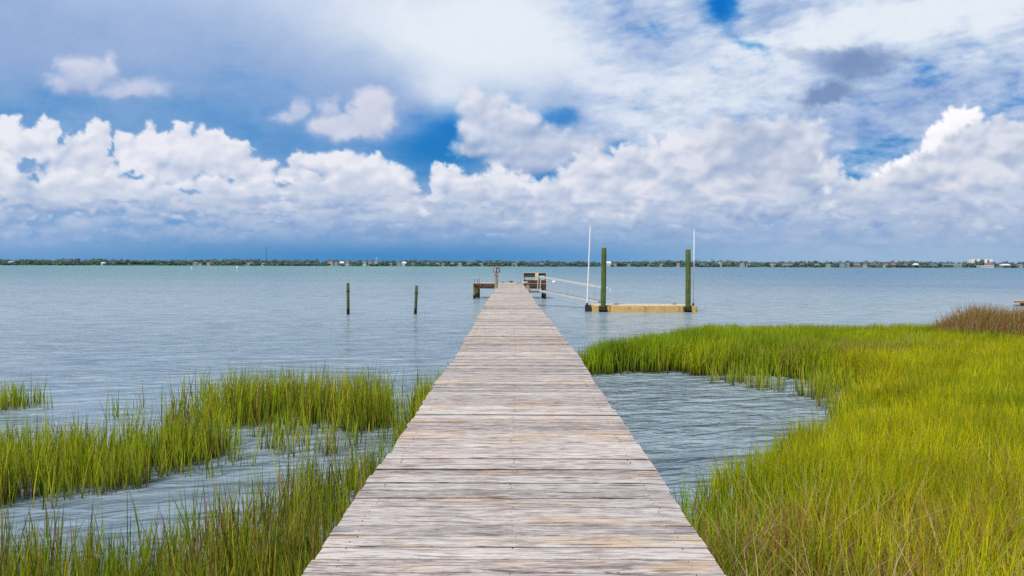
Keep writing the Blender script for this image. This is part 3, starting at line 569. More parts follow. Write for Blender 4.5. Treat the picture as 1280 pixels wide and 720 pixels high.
left_patch('marsh_grass', [(-9.3, 12.1), (-8.5, 12.0), (-8.0, 12.5), (-8.4, 13.1), (-9.3, 13.2)], 420, 71, .45, 'small lone tuft of yellow green grass far left in open water', dead=.05, gap=.2)
left_patch('marsh_grass', [(1.02, 5.4), (1.3, 6.3), (1.9, 7.2), (2.6, 8.2), (3.5, 9.2), (4.4, 10.4), (5.0, 11.6), (5.5, 13), (5.2, 14.6), (6.6, 15.3), (6.6, 12), (4.6, 9.4), (2, 6.2), (1.05, 5)], 210, 101, .55, 'thin loose grass stems standing in the water along the rim of the right pool', sparse=.7)
left_patch('marsh_grass', [(4.7, 14.6), (5.6, 14.0), (6.2, 14.5), (5.6, 15.6), (4.4, 15.9), (3.9, 15.6)], 170, 111, .55, 'small loose group of stems in the far right corner of the right pool', sparse=.3)
left_patch('marsh_grass', [(-6.9, 11.6), (-6.3, 11.3), (-5.6, 11.5), (-6.0, 12.6), (-6.9, 12.6)], 60, 91, .42, 'few thin green stems beyond the left clump', sparse=.5)

# ------------------------------------------------------------------ the walkway
def cx_(y):     # the walkway bends a little
    return float(np.interp(y, [-3, 3, 4.5, 7, 11, 15, 24, 34, 45, 57], [.0, .02, .025, .045, .08, .06, -.035, -.03, -.08, -.13]))
dock = empty('boardwalk_dock', (0, 0, 0), label='long straight weathered grey wooden walkway leading out over the water', cat='dock')
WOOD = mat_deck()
PILE = mat_wood('green_treated_pile', (.05, .07, .025), (.13, .15, .06), (.26, .26, .12), .32)
PILE2 = mat_wood('pale_post_wood', (.10, .09, .05), (.27, .25, .16), (.42, .39, .28), .30)
BROWN = mat_wood('brown_beam_wood', (.035, .018, .010), (.10, .045, .025), (.19, .10, .055), None, (2, 2, 2))
DARKW = mat_wood('dark_old_wood', (.02, .016, .012), (.05, .04, .03), (.10, .08, .055), None, (3, 3, 3))
CREAM = mat_wood('bleached_board', (.26, .22, .14), (.50, .45, .33), (.66, .61, .48), None, (3, 3, 3))
GREYW = mat_wood('grey_joist_wood', (.07, .055, .045), (.17, .145, .12), (.28, .25, .22), None, (3, 3, 3))
def board_strip(y0, y1, x0f, x1f, seed, name='decking'):
    r = random.Random(seed); V = []; Fc = []; Cc = []; y = y0
    while y < y1:
        wd = r.gauss(.1385, .0035); gap = max(.0012, r.choice((r.gauss(.0045, .001), r.gauss(.006, .0015), r.gauss(.0085, .002))))
        xa = x0f(y) + r.gauss(0, .0045) + (r.random() < .04) * r.uniform(-.02, .02); xb = x1f(y) + r.gauss(0, .0045) + (r.random() < .04) * r.uniform(-.02, .02)
        sk = r.gauss(0, .0022); zz = DZ + r.gauss(0, .0022); tl = r.gauss(0, .0016); tw = r.gauss(0, .002)
        cup = r.gauss(.0004, .0012); n = 14; ph = r.uniform(0, 6.28); am = r.uniform(0, .0008); fr = r.uniform(1.5, 4)
        col = (r.random(), r.random(), r.random(), 1)
        prof = [(0., -.036), (0., -.005), (.0022, -.0012), (.006, 0.), (.3, cup * .9), (.5, cup), (.7, cup * .9), (-.006, 0.), (-.0022, -.0012), (0., -.005), (0., -.036)]
        m = len(prof); b0 = len(V)
        for i in range(n + 1):
            t = i / n; x = xa + (xb - xa) * t; wob = am * math.sin(fr * x * 2 + ph); chip = (r.gauss(0, .0006), r.gauss(0, .0006))
            for k, (u, dz) in enumerate(prof):
                if k < 4: yy = y + u + chip[0] + wob
                elif k > 6: yy = y + wd + u + chip[1] + wob
                else: yy = y + wd * u
                V.append((x, yy + sk * (t - .5) * 2, zz + dz + tl * (yy - y - wd / 2) / wd * 2 + tw * (t - .5) - .0025 * (abs(t - .5) * 2) ** 8))
                Cc.append(col)
        for i in range(n):
            for k in range(m):
                k2 = (k + 1) % m; Fc.append((b0 + i * m + k, b0 + (i + 1) * m + k, b0 + (i + 1) * m + k2, b0 + i * m + k2))
        Fc.append(tuple(b0 + k for k in range(m))); Fc.append(tuple(b0 + n * m + k for k in range(m))[::-1])
        y += wd + gap
    me = bpy.data.meshes.new(name); me.from_pydata(V, [], Fc); me.update()
    me.attributes.new('board', 'FLOAT_COLOR', 'POINT').data.foreach_set('color', [c for q in Cc for c in q])
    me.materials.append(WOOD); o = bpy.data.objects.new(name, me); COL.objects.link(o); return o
HW = .922
d = board_strip(-2.5, 57.2, lambda y: cx_(y) - HW + .010 * math.sin(y * 1.3) + .003 * math.sin(y * 5.1), lambda y: cx_(y) + HW + .010 * math.sin(y * 1.1 + 2) + .003 * math.sin(y * 4.3), 5); d.parent = dock
# screws in rows
nb = MB(); r = random.Random(9); y = 1.0
while y < 16:
    for xx in (-.80, -.02, .79):
        for dy in (.035, .10):
            X_, Y_ = cx_(y) + xx + r.gauss(0, .008), y + dy + r.gauss(0, .005)
            nb.tube([(X_, Y_, DZ - .01), (X_, Y_, DZ + .0022)], .0032, 7)
    y += .1435
o = nb.build('screws', mat_plain('rusty_screw', (.07, .04, .03), .6, .5), dock); o['kind'] = 'stuff'
for xx in (-.78, 0, .78):
    mb = MB()
    for a in range(-2, 57, 4): mb.beam((cx_(a) + xx, a, DZ - .15), (cx_(min(a + 4, 57)) + xx, min(a + 4, 57), DZ - .15), .05, .22, .004)
    mb.build('stringer', GREYW, dock)
def pile(x, y, ztop, rad, name, mat, parent, lean=(0, 0), zbot=-1.2, cap=None):
    rr = random.Random(int(x * 131 + y * 17)); n = 10; pts = []; rd = []
    for i in range(n + 1):
        t = i / n; z = zbot + (ztop - .015 - zbot) * t; pts.append((x + lean[0] * (z / ztop) + rr.gauss(0, .003), y + lean[1] * (z / ztop) + rr.gauss(0, .003), z)); rd.append(rad * (1.04 - .07 * t) * rr.uniform(.985, 1.015))
    pts.append((pts[-1][0], pts[-1][1], ztop)); rd.append(rad * .90)
    return MB().tube(pts, rd, 18).build(name, mat, parent, smooth=True)
for y in np.arange(1.2, 52, 3.1):
    for s in (-1, 1): pile(cx_(y) + s * .80, y, DZ - .27, .10, 'pile', PILE, dock)
    MB().beam((cx_(y) - .95, y + .13, DZ - .32), (cx_(y) + .95, y + .13, DZ - .32), .05, .12, .004).build('cross_beam', GREYW, dock)
# the head of the walkway: a landing out to each side
XL, XR, YA, YB = -2.92, 2.62, 54.2, 57.2
o = board_strip(YA, YB, lambda y: XL, lambda y: cx_(y) - HW - .012, 77, 'side_landing_decking'); o.parent = dock
o = board_strip(YA, YB, lambda y: cx_(y) + HW + .012, lambda y: XR, 78, 'side_landing_decking'); o.parent = dock
for (a, b) in ((XL, cx_(55) - HW - .02), (cx_(55) + HW + .02, XR)):
    MB().beam((a, YA - .03, DZ - .12), (b, YA - .03, DZ - .12), .05, .17, .004).beam((a + .05, YA + .03, DZ - .30), (b, YA + .03, DZ - .30), .05, .17, .004).build('fascia_beam', BROWN, dock)
    MB().beam((a, YB - .06, DZ - .16), (b, YB - .06, DZ - .16), .05, .22, .004).build('fascia_beam', BROWN, dock)
for (x, y) in ((XL + .10, YA + .10), (XL + .34, YA + 1.2), (XL + .12, YB - .3), (XR - .14, YA + .25), (XR - .22, YA + 1.6), (XR - .1, YB - .3), (-.9, YB - .3), (.7, YB - .3)):
    pile(x, y, DZ - .045, .11, 'pile', PILE, dock)
# posts of the walkway itself at the right
pile(cx_(44.6) + 1.10, 44.6, DZ - .02, .125, 'pile', PILE2, dock)
MB().box(cx_(44) + .94, 1.72, 44.05, 45.35, DZ - .30, DZ - .22, .01).build('gangway_sill', GREYW, dock)
pile(.985 + .1, 49.2, DZ + .02, .12, 'pile', PILE2, dock)

# tall post with coils at the left edge
t = empty('dock_post', (-.945, 43.2, 0), label='pale round wooden post rising above the left edge of the walkway near its end', cat='post')
o = pile(0, 0, DZ + 1.02, .10, 'shaft', PILE2, t)
def coil(cx, cy, cz, ra, rb, turns, th, seed, tilt):
    r = random.Random(seed); pts = []; N = int(turns * 22)
    for i in range(N):
        a = 2 * math.pi * i / 22; pts.append(Vector((cx + ra * math.cos(a) * r.uniform(.93, 1.05), cy + (i / N - .5) * .10 + tilt * math.sin(a), cz + rb * math.sin(a) * r.uniform(.95, 1.05))))
    return pts
cr_ = empty('rope_coil', (-.945, 43.2, DZ + .95), label='bundle of faded red and dark rope hung on top of the pale post', cat='rope')
MB().tube(coil(-.05, -.15, .13, .14, .17, 5, .02, 1, .03), .022, 8).build('red_rope', mat_plain('faded_red_rope', (.36, .13, .10), .9, var=.4, scale=30), cr_, True)
MB().tube(coil(.10, -.17, .12, .10, .15, 4, .02, 2, -.03), .022, 8).build('dark_rope', mat_plain('dark_rope', (.035, .025, .03), .9), cr_, True)
MB().tube(coil(.02, -.19, .02, .09, .15, 3, .02, 3, .02), .018, 8).build('pale_rope', mat_plain('pale_rope', (.50, .44, .38), .9), cr_, True)
# two cleats at the very end
def cleat(loc, s, rz, label, mat):
    t = empty('dock_cleat', loc, rz, label=label, cat='cleat', group=None)
    MB().tube([(-.14 * s, 0, .07 * s), (-.09 * s, 0, .085 * s), (0, 0, .085 * s), (.09 * s, 0, .085 * s), (.14 * s, 0, .07 * s)], [.012 * s, .022 * s, .028 * s, .022 * s, .012 * s], 10).build('horn_bar', mat, t, True)
    MB().tube([(-.045 * s, 0, 0), (-.03 * s, 0, .08 * s)], .02 * s, 8).tube([(.045 * s, 0, 0), (.03 * s, 0, .08 * s)], .02 * s, 8).box(-.08 * s, .08 * s, -.03 * s, .03 * s, 0, .012 * s, .003).build('base', mat, t, True)
BLK = mat_plain('black_iron', (.02, .02, .022), .5, var=.3)
cleat((-.72, 56.7, DZ), .75, .2, 'smaller dark mooring cleat at the left of the walkway end', BLK)
cleat((-.07, 56.9, DZ), 1.35, -.1, 'larger black mooring cleat at the middle of the walkway end', BLK)
# thin rods standing on the left landing
ROD = mat_plain('grey_pipe', (.20, .20, .22), .5, .4)
for x, h, lb in ((-2.82, .36, 'leftmost thin grey rod standing on the left landing'), (-2.60, .30, 'shorter middle rod on the left landing'), (-2.48, .40, 'thin grey rod on the left landing nearest the walkway')):
    t = empty('rod_holder', (x, 54.5, DZ), label=lb, cat='rod holder')
    MB().tube([(0, 0, 0), (.01, 0, h * .6), (-.015, 0, h)], .022, 8).build('pipe', ROD, t, True); MB().tube([(0, 0, .001), (0, 0, .02)], .045, 12).build('foot', ROD, t, True)

# ------------------------------------------------------------------ bench at the right landing
b = empty('bench', (1.75, 55.3, DZ), label='old wooden bench with a dark high back on the right landing at the walkway end', cat='bench')
MB().box(-.88, .86, -.62, -.05, .0, .13, .01).box(-.86, .84, -.60, -.07, .132, .25, .01).build('seat', BROWN, b)
MB().box(-.86, .84, -.02, .05, .60, .77, .008).box(-.84, .20, .0, .04, .47, .592, .006).build('backrest', DARKW, b)
MB().box(-.90, .88, -.09, .09, .775, .815, .008).build('top_rail', CREAM, b)
MB().beam((.07, -.30, .04), (.16, -.05, .78), .26, .12, .006, up=Vector((0, 1, 0))).build('side_board', CREAM, b)
MB().beam((.26, -.26, .04), (.38, -.02, .77), .13, .10, .006, up=Vector((0, 1, 0))).build('side_board', DARKW, b)
MB().beam((.80, .0, -.30), (.80, .0, .76), .08, .10, .006, up=Vector((0, 1, 0))).build('leg', DARKW, b)
MB().beam((-.78, .0, .0), (-.78, .0, .62), .05, .07, .006, up=Vector((0, 1, 0))).build('leg', DARKW, b)
MB().box(-.80, -.72, -.52, -.44, .0, .1, .005).build('leg', DARKW, b)
# a slumped sack-like fender and boards at the edge
t = empty('boat_fender', (.93, 52.2, DZ), .3, label='faded white boat fender with a dark line lying on the right edge of the walkway', cat='fender')
MB().tube([(-.26, 0, .10), (-.22, 0, .10), (-.18, 0, .10), (.05, 0, .10), (.20, 0, .10), (.24, 0, .10), (.29, 0, .10)], [.02, .06, .10, .105, .10, .06, .02], 14).build('body', mat_plain('dirty_vinyl', (.55, .47, .40), .5, dirt=(.2, .15, .1)), t, True)
MB().tube([(-.27, 0, .10), (-.38, -.02, .13), (-.52, .03, .06), (-.62, 0, .02)], .022, 8).build('line', BLK, t, True)

# ------------------------------------------------------------------ gangway down to the float
ALU = mat_plain('brushed_aluminium', (.62, .62, .64), .38, .85, .08)
ALU2 = mat_plain('pale_aluminium', (.66, .65, .63), .45, .3, .08)
g = empty('gangway', (0, 0, 0), label='aluminium ramp with pipe handrails sloping from the walkway to the floating dock', cat='gangway')
A0, A1 = Vector((1.62, 44.2, DZ - .20)), Vector((4.95, 41.2, .42)); side = Vector((A1.y - A0.y, -(A1.x - A0.x), 0)).normalized(); side = -side if side.y > 0 else side   # toward the viewer
wd = .62
def GP(t, s, up): return A0.lerp(A1, t) + side * (-s * wd) + Vector((0, 0, up))
for s in (0, 1):
    MB().beam(GP(0, s, 0), GP(1, s, 0), .05, .10, .006).build('side_beam', ALU2, g)
mb = MB()
for i in range(44):
    t0 = (i + .1) / 44; t1 = (i + .85) / 44; a = GP(t0, .03, .035); b_ = GP(t1, .03, .035); c_ = GP(t1, .97, .035); d_ = GP(t0, .97, .035); dn = Vector((0, 0, -.025))
    mb.add([a, b_, c_, d_, a + dn, b_ + dn, c_ + dn, d_ + dn], [(0, 1, 2, 3), (4, 7, 6, 5), (0, 4, 5, 1), (1, 5, 6, 2), (2, 6, 7, 3), (3, 7, 4, 0)])
mb.build('tread', ALU, g)
for i in range(9): MB().beam(GP(.04 + i * .115, -.02, -.045), GP(.04 + i * .115, 1.02, -.045), .05, .04, .004).build('cross_member', mat_plain('weathered_aluminium', (.12, .12, .12), .5, .5) if i == 0 else bpy.data.materials['weathered_aluminium'], g)
for s in (0, 1):
    mb = MB(); hr = .84
    pts = [GP(-.20 if s else -.02, s, .56)]
    if s: pts += [GP(-.20 + .015 * q * 0 + .17 * (1 - math.cos(a)), s, .56 + (hr - .56) * math.sin(a)) for q, a in enumerate(np.linspace(.25, math.pi / 2, 6))]
    else: pts = [GP(-.02, 0, 0), GP(-.005, 0, .6), GP(.0, 0, hr - .06), GP(.02, 0, hr)]
    pts += [GP(t_, s, hr) for t_ in (.25, .5, .75, 1.0)]
    pts += [GP(1.0 + .10 * math.sin(a), s, hr - .17 * (1 - math.cos(a))) for a in np.linspace(.3, 2.2, 7)]
    mb.tube(pts, .026, 10); mb.build('handrail', ALU2, g, True)
    MB().tube([GP(0, s, .45), GP(1, s, .45)], .012, 8).build('mid_rail', ALU, g, True) if s else None
    for t_ in (.03, .50, .93):
        MB().tube([GP(t_, s, 0), GP(t_ + .012, s, hr)], .014 if t_ > .1 else .026, 8).build('stanchion', ALU if t_ > .1 else ALU2, g, True)

# ------------------------------------------------------------------ floating dock and its pilings
TAN = mat_plain('tan_plastic', (.56, .38, .13), .45, var=.12, scale=3, dirt=(.36, .25, .10))
TANT = mat_plain('pale_tan_plastic', (.66, .53, .36), .6, var=.12, scale=5)
fd = empty('floating_dock', (0, 0, 0), label='long low tan plastic floating dock between the two tall pilings', cat='floating dock')
def ex(poly, z0, z1, bev):
    bm = bmesh.new(); vs = [bm.verts.new((x, y, z0)) for x, y in poly]; f = bm.faces.new(vs); q = bmesh.ops.extrude_face_region(bm, geom=[f])
    for v in q['geom']:
        if isinstance(v, bmesh.types.BMVert): v.co.z = z1
    bmesh.ops.recalc_face_normals(bm, faces=bm.faces); bmesh.ops.bevel(bm, geom=[e for e in bm.edges], offset=bev, segments=2, affect='EDGES'); return bm
YF = 39.0
def mod(a, b, front, bevl, bevr, name='float_module'):
    mb = MB(); mb.frombm(ex([(a, front + bevl), (a + bevl * .8 + .001, front), (b - bevr * .8 - .001, front), (b, front + bevr), (b, 41.1), (a, 41.1)], -.12, .30, .03)); return mb.build(name, TAN, fd)
mod(4.36, 4.74, YF + .02, .10, .02); mod(5.16, 5.33, YF + .06, .02, .02)
xs_m = [5.34, 7.20, 9.06]
for i in range(2): mod(xs_m[i], xs_m[i + 1] - .006, YF - .14, .12 if i == 0 else .012, .012)
mod(9.07, 9.40, YF - .13, .012, .22); mod(9.72, 10.10, YF + .02, .06, .14)
mb = MB(); 
for i in range(12): mb.box(4.44 + i * .4667, 4.44 + (i + 1) * .4667 - .012, 39.26, 41.0, .302, .345, .01)
mb.build('deck_tiles', TANT, fd)
for xa, xb in ((4.75, 5.15), (9.41, 9.71)):
    MB().box(xa, xb, YF + .19, YF + .34, -.02, .30, .012).box(xa, xa + .05, YF - .16, YF + .19, .10, .24, .01).box(xb - .05, xb, YF - .16, YF + .19, .10, .24, .01).box(xa, xb, YF - .19, YF - .13, .10, .24, .01).build('pile_bracket', BLK, fd)
for x in (5.75, 8.95):
    MB().tube([(x - .12, 39.6, .425), (x + .12, 39.6, .425)], .025, 8).tube([(x - .04, 39.6, .34), (x - .04, 39.6, .425)], .02, 8).tube([(x + .04, 39.6, .34), (x + .04, 39.6, .425)], .02, 8).build('cleat', mat_plain('rusty_cleat', (.35, .18, .10), .7) if x < 6 else bpy.data.materials['rusty_cleat'], fd, True)
MB().box(4.02, 4.34, YF + .2, YF + .7, -.1, .28, .02).box(4.02, 4.34, YF + .62, YF + .7, .28, .34, .01).build('black_float', BLK, fd)
for x, zt, lb in ((4.95, 3.47, 'tall thick green piling at the gangway end of the floating dock'), (9.56, 3.39, 'tall thick green piling at the far right end of the floating dock')):
    t = empty('piling', (x, YF + .02, 0), label=lb, cat='piling', group='tall pilings of the floating dock'); pile(0, 0, zt, .138, 'shaft', mat_wood('green_piling_wood', (.035, .06, .012), (.075, .115, .028), (.16, .19, .06), .22) if x < 5 else bpy.data.materials['green_piling_wood'], t, lean=(.03, 0) if x < 5 else (-.03, 0))
    MB().tube([(.03 if x < 5 else -.03, 0, zt + .001), (.03 if x < 5 else -.03, 0, zt + .02)], [.128, .115], 18).build('cap', mat_plain('piling_cap', (.20, .19, .14), .8) if x < 5 else bpy.data.materials['piling_cap'], t)
WHT = mat_plain('white_pvc', (.80, .80, .80), .35, var=.05)
for a, b_, lb in ((Vector((4.13, 39.55, .34)), Vector((4.29, 39.6, 4.66)), 'slightly leaning slim white pole beside the gangway foot'), (Vector((9.95, 39.45, .34)), Vector((9.96, 39.45, 4.42)), 'upright slim white pole right of the far piling')):
    t = empty('guide_pole', a, label=lb, cat='pole', group='white guide poles'); e_ = b_ - a
    MB().tube([(0, 0, 0), e_ * .5, e_], [.040, .038, .036], 12).build('shaft', WHT, t, True)
    MB().tube([e_, e_ + Vector((0, 0, .05))], [.044, .040], 12).build('cap', WHT, t, True); MB().tube([(0, 0, .0), (0, 0, .12)], .055, 12).build('socket', BLK, t, True)

# ------------------------------------------------------------------ two mooring posts at the left
POSTM = mat_wood('mossy_post_wood', (.03, .05, .015), (.08, .11, .035), (.16, .18, .06), .30)
for x, y, zt, lean, lb in ((-8.27, 36.3, 1.60, (.0, 0), 'thin upright mossy green post standing alone in the water, farther from the walkway'), (-4.93, 36.7, 1.47, (.07, 0), 'thin slightly tilted mossy green post in the water, nearer the walkway')):
    t = empty('mooring_post', (x, y, 0), label=lb, cat='post', group='mooring posts in the water')
    pile(0, 0, zt, .075, 'shaft', POSTM, t, lean); MB().tube([(lean[0] * .73, 0, zt * .72), (lean[0] * .75, 0, zt * .76)], .088, 14).build('rope_band', DARKW, t, True)

# white mooring buoy
t = empty('mooring_buoy', at(692.3, 353.5, 104), label='small round white buoy floating beyond the gangway', cat='buoy'); t.location.z = .0
bm = bmesh.new(); bmesh.ops.create_uvsphere(bm, u_segments=20, v_segments=12, radius=.27); 
mb = MB(); [setattr(v, 'co', Vector((v.co.x, v.co.y, v.co.z * .85 + .14))) for v in bm.verts]; mb.frombm(bm); mb.build('float', WHT, t, True)
MB().tube([(0, 0, .35), (0, 0, .44)], .03, 8).tube([(.05 * math.cos(a), 0, .47 + .05 * math.sin(a)) for a in np.linspace(0, 6.3, 12)], .012, 6).build('ring', BLK, t, True)

# wooden float at the right edge
t = empty('wooden_float', (32.2, 46.2, 0), -.62, label='corner of a low wooden float just showing at the right edge beyond the reeds', cat='float')
mb = MB(); r = random.Random(3)
for i in range(14): mb.box(0, 4.0, -.02 + i * .15, .122 + i * .15, .30, .345 + r.gauss(0, .003), .004)
mb.build('deck_boards', mat_wood('orange_grey_boards', (.34, .22, .16), (.52, .38, .30), (.66, .55, .47), None, (.5, 3, 3)), t)
MB().box(.04, 4.0, .02, .07, .19, .298, .004).box(.04, 4.0, 2.0, 2.05, .19, .298, .004).box(.04, .09, .07, 2.0, .19, .298, .004).build('frame', mat_wood('frame_board', (.22, .13, .07), (.38, .25, .15), (.5, .36, .24), None, (3, 3, 3)), t)
MB().box(.36, 4.0, .12, .8, -.2, .188, .04).box(.36, 4.0, 1.2, 1.9, -.2, .188, .04).build('black_float_drum', BLK, t)

# white channel stakes far off
for x, yb, yt in ((239.5, 338.3, 333.4), (296.3, 339.8, 332.2)):
    D = EYE * F / (yb - 332 - (x - 640) * .00274); p = at(x, yb, D); h = (yb - yt) / F * D
    t = empty('channel_marker', (p.x, p.y, 0), label='shorter white marker stake far out in the water at left' if x < 250 else 'taller white marker stake far out in the water, nearer the tall radio mast', cat='marker')
    MB().tube([(0, 0, -.5), (0, 0, h)], .09, 8).build('stake', WHT, t); MB().box(-.22, .22, -.03, .03, h * .62, h, .01).build('board', WHT, t)

# ------------------------------------------------------------------ far shore
SH = 1750.
def build_shore():
    # low land: a wavy waterline, then level ground
    xs = np.arange(-1900, 1901, 12.); rows = [0, 8, 25, 120, 420, 900]; V = []; Fc = []
    wl = SH + 25 * fbm(xs / 260, xs * 0, 4, 3) + 9 * fbm(xs / 50, xs * 0, 3, 8)
    for j, rr_ in enumerate(rows):
        for i, x in enumerate(xs): V.append((x, wl[i] + rr_ * (1 if j < 4 else 1.), (-.4, .5, 1.1, 1.8, 3., 3.)[j]))
    n = len(xs)
    for j in range(len(rows) - 1):
        for i in range(n - 1): Fc.append((j * n + i, j * n + i + 1, (j + 1) * n + i + 1, (j + 1) * n + i))
    m = NT('far_shore_ground'); q = m.noise(m.scale(m.pos(), (.012, .012, .0)), 1., 4, .6)
    m.bsdf(m.ramp(q, [(.35, (.05, .09, .045)), (.55, (.09, .15, .06)), (.66, (.16, .22, .08)), (.76, (.24, .25, .15))]), .95, spec=.1)
    o = MB().add(V, Fc).build('far_shore', m.mat, smooth=True); tag(o, 'low green far shore along the horizon', 'shore', kind='structure')
    # woods: leaf clumps gathered into uneven crowns
    rs = np.random.RandomState(5); T = []
    for row, (dy, cnt, hh) in enumerate(((3, 620, 4.5), (40, 640, 10.), (80, 620, 12.), (130, 560, 13.5), (200, 460, 15.))):
        x = rs.uniform(-1850, 1850, cnt); base = np.interp(x, xs, wl)
        f = fbm(x / 120, x * 0, 4, 20 + row); g_ = fbm(x / 420, x * 0, 3, 30)
        for k in range(cnt):
            if row == 0 and f[k] > .12: continue
            h = hh * (1 + .45 * f[k] + .25 * g_[k]) * rs.uniform(.72, 1.15); T.append((x[k], base[k] + dy + rs.uniform(-12, 12) * (.3 if row == 0 else 1), h, rs.uniform(4.5, 9.) * (.7 if row == 0 else 1)))
    P = []; Cc = []
    for (x, y, h, rad) in T:
        nq = 70; u = rs.randn(nq, 3); u /= np.linalg.norm(u, axis=1)[:, None]; u *= (rs.rand(nq, 1) ** .4)
        c = np.stack([x + u[:, 0] * rad, y + u[:, 1] * rad, h * .56 + 1.5 + u[:, 2] * h * .46], -1)
        s = rs.uniform(.7, 1.6, (nq, 1)); a = rs.randn(nq, 3); a /= np.linalg.norm(a, axis=1)[:, None]; b_ = np.cross(a, rs.randn(nq, 3)); b_ /= np.linalg.norm(b_, axis=1)[:, None]
        q_ = np.stack([c - a * s - b_ * s, c + a * s - b_ * s * .6, c + a * s * .7 + b_ * s, c - a * s * .6 + b_ * s * .8], 1); P.append(q_.reshape(-1, 3))
        tone = rs.uniform(.7, 1.35); hue = rs.rand()
        col = np.array([.10 + .04 * hue, .165 + .02 * hue, .19 - .03 * hue]) * tone  # aerial haze put into the leaf colour: paler and bluer
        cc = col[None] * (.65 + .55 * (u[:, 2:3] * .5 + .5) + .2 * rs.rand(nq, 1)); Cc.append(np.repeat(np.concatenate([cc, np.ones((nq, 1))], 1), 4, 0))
    P = np.concatenate(P).astype(np.float32); Cc = np.concatenate(Cc).astype(np.float32); nf = len(P) // 4
    me = bpy.data.meshes.new('far_woods'); me.vertices.add(len(P)); me.vertices.foreach_set('co', P.ravel()); me.loops.add(len(P)); me.loops.foreach_set('vertex_index', np.arange(len(P), dtype=np.int32)); me.polygons.add(nf); me.polygons.foreach_set('loop_start', np.arange(0, len(P), 4, dtype=np.int32)); me.update()
    me.attributes.new('tint', 'FLOAT_COLOR', 'POINT').data.foreach_set('color', Cc.ravel()); me.materials.append(mat_grass('far_foliage', .2, .1, .9))
    o = bpy.data.objects.new('far_woods', me); COL.objects.link(o); tag(o, 'continuous dark green line of trees on the far shore', 'woods', kind='stuff')
    return lambda X: float(np.interp(X, xs, wl))
shore = build_shore()
HW_ = {k: mat_plain('house_wall_' + k, c, .8, var=.06, scale=.3, spec=.2) for k, c in dict(bright=(.82, .82, .84), white=(.50, .54, .60), grey=(.26, .31, .35), tan=(.36, .32, .27), cream=(.44, .43, .35), blue=(.26, .36, .42), brown=(.24, .18, .17)).items()}
HR_ = {k: mat_plain('roof_' + k, c, .9, var=.08, scale=.3, spec=.1) for k, c in dict(grey=(.20, .22, .26), brown=(.20, .14, .12), white=(.66, .68, .72), red=(.32, .16, .13), green=(.20, .28, .22)).items()}
GLS = mat_plain('dark_window_glass', (.05, .07, .10), .2)
COLN = dict(white='white', grey='grey', tan='tan', cream='cream', blue='pale blue', brown='brown')
def house(x, wpx, hpx, wall, roof, label, kind='gable', dy=0.):
    X = (x - 640) / F * SH; Y = shore(X) + 10 + dy; X = (x - 640) / F * Y; W = wpx / F * Y; H = hpx / F * Y; dpt = max(8., W * .6)
    t = empty('house', (X, Y, 1.0), label=label, cat='house'); wh = H * (.62 if kind == 'gable' else .92)
    MB().box(-W / 2, W / 2, 0, dpt, -1.2, wh).build('wall', HW_[wall], t)
    if kind == 'gable':
        e = .5; rh = H - wh
        MB().add([(-W / 2 - e, -e, wh - .1), (W / 2 + e, -e, wh - .1), (W / 2 + e, dpt + e, wh - .1), (-W / 2 - e, dpt + e, wh - .1), (-W / 2 * .72, dpt / 2, wh + rh), (W / 2 * .72, dpt / 2, wh + rh)], [(0, 1, 5, 4), (1, 2, 5), (2, 3, 4, 5), (3, 0, 4), (0, 3, 2, 1)]).build('roof', HR_[roof], t)
    elif kind == 'front':
        e = .4; rh = H - wh
        wh2 = H * .6
        MB().add([(-W / 2 - e, -e, wh), (W / 2 + e, -e, wh), (W / 2 + e, dpt, wh), (-W / 2 - e, dpt, wh), (0, -e, H + 1), (0, dpt, H + 1)], [(0, 1, 4), (1, 2, 5, 4), (2, 3, 5), (3, 0, 4, 5), (0, 3, 2, 1)]).build('roof', HR_[roof], t)
    else:
        MB().box(-W / 2 - .3, W / 2 + .3, -.3, dpt + .3, wh, wh + .7).build('roof', HR_[roof], t)
    nw = max(2, int(W / 4.2)); nr = 1 if wh < 6 else 2
    for rr_ in range(nr):
        for i in range(nw):
            xx = -W / 2 + W * (i + .5) / nw; zz = wh / nr * (rr_ + .35)
            MB().box(xx - .75, xx + .75, -.08, -.003, zz, zz + wh / nr * .42).build('window', GLS, t)
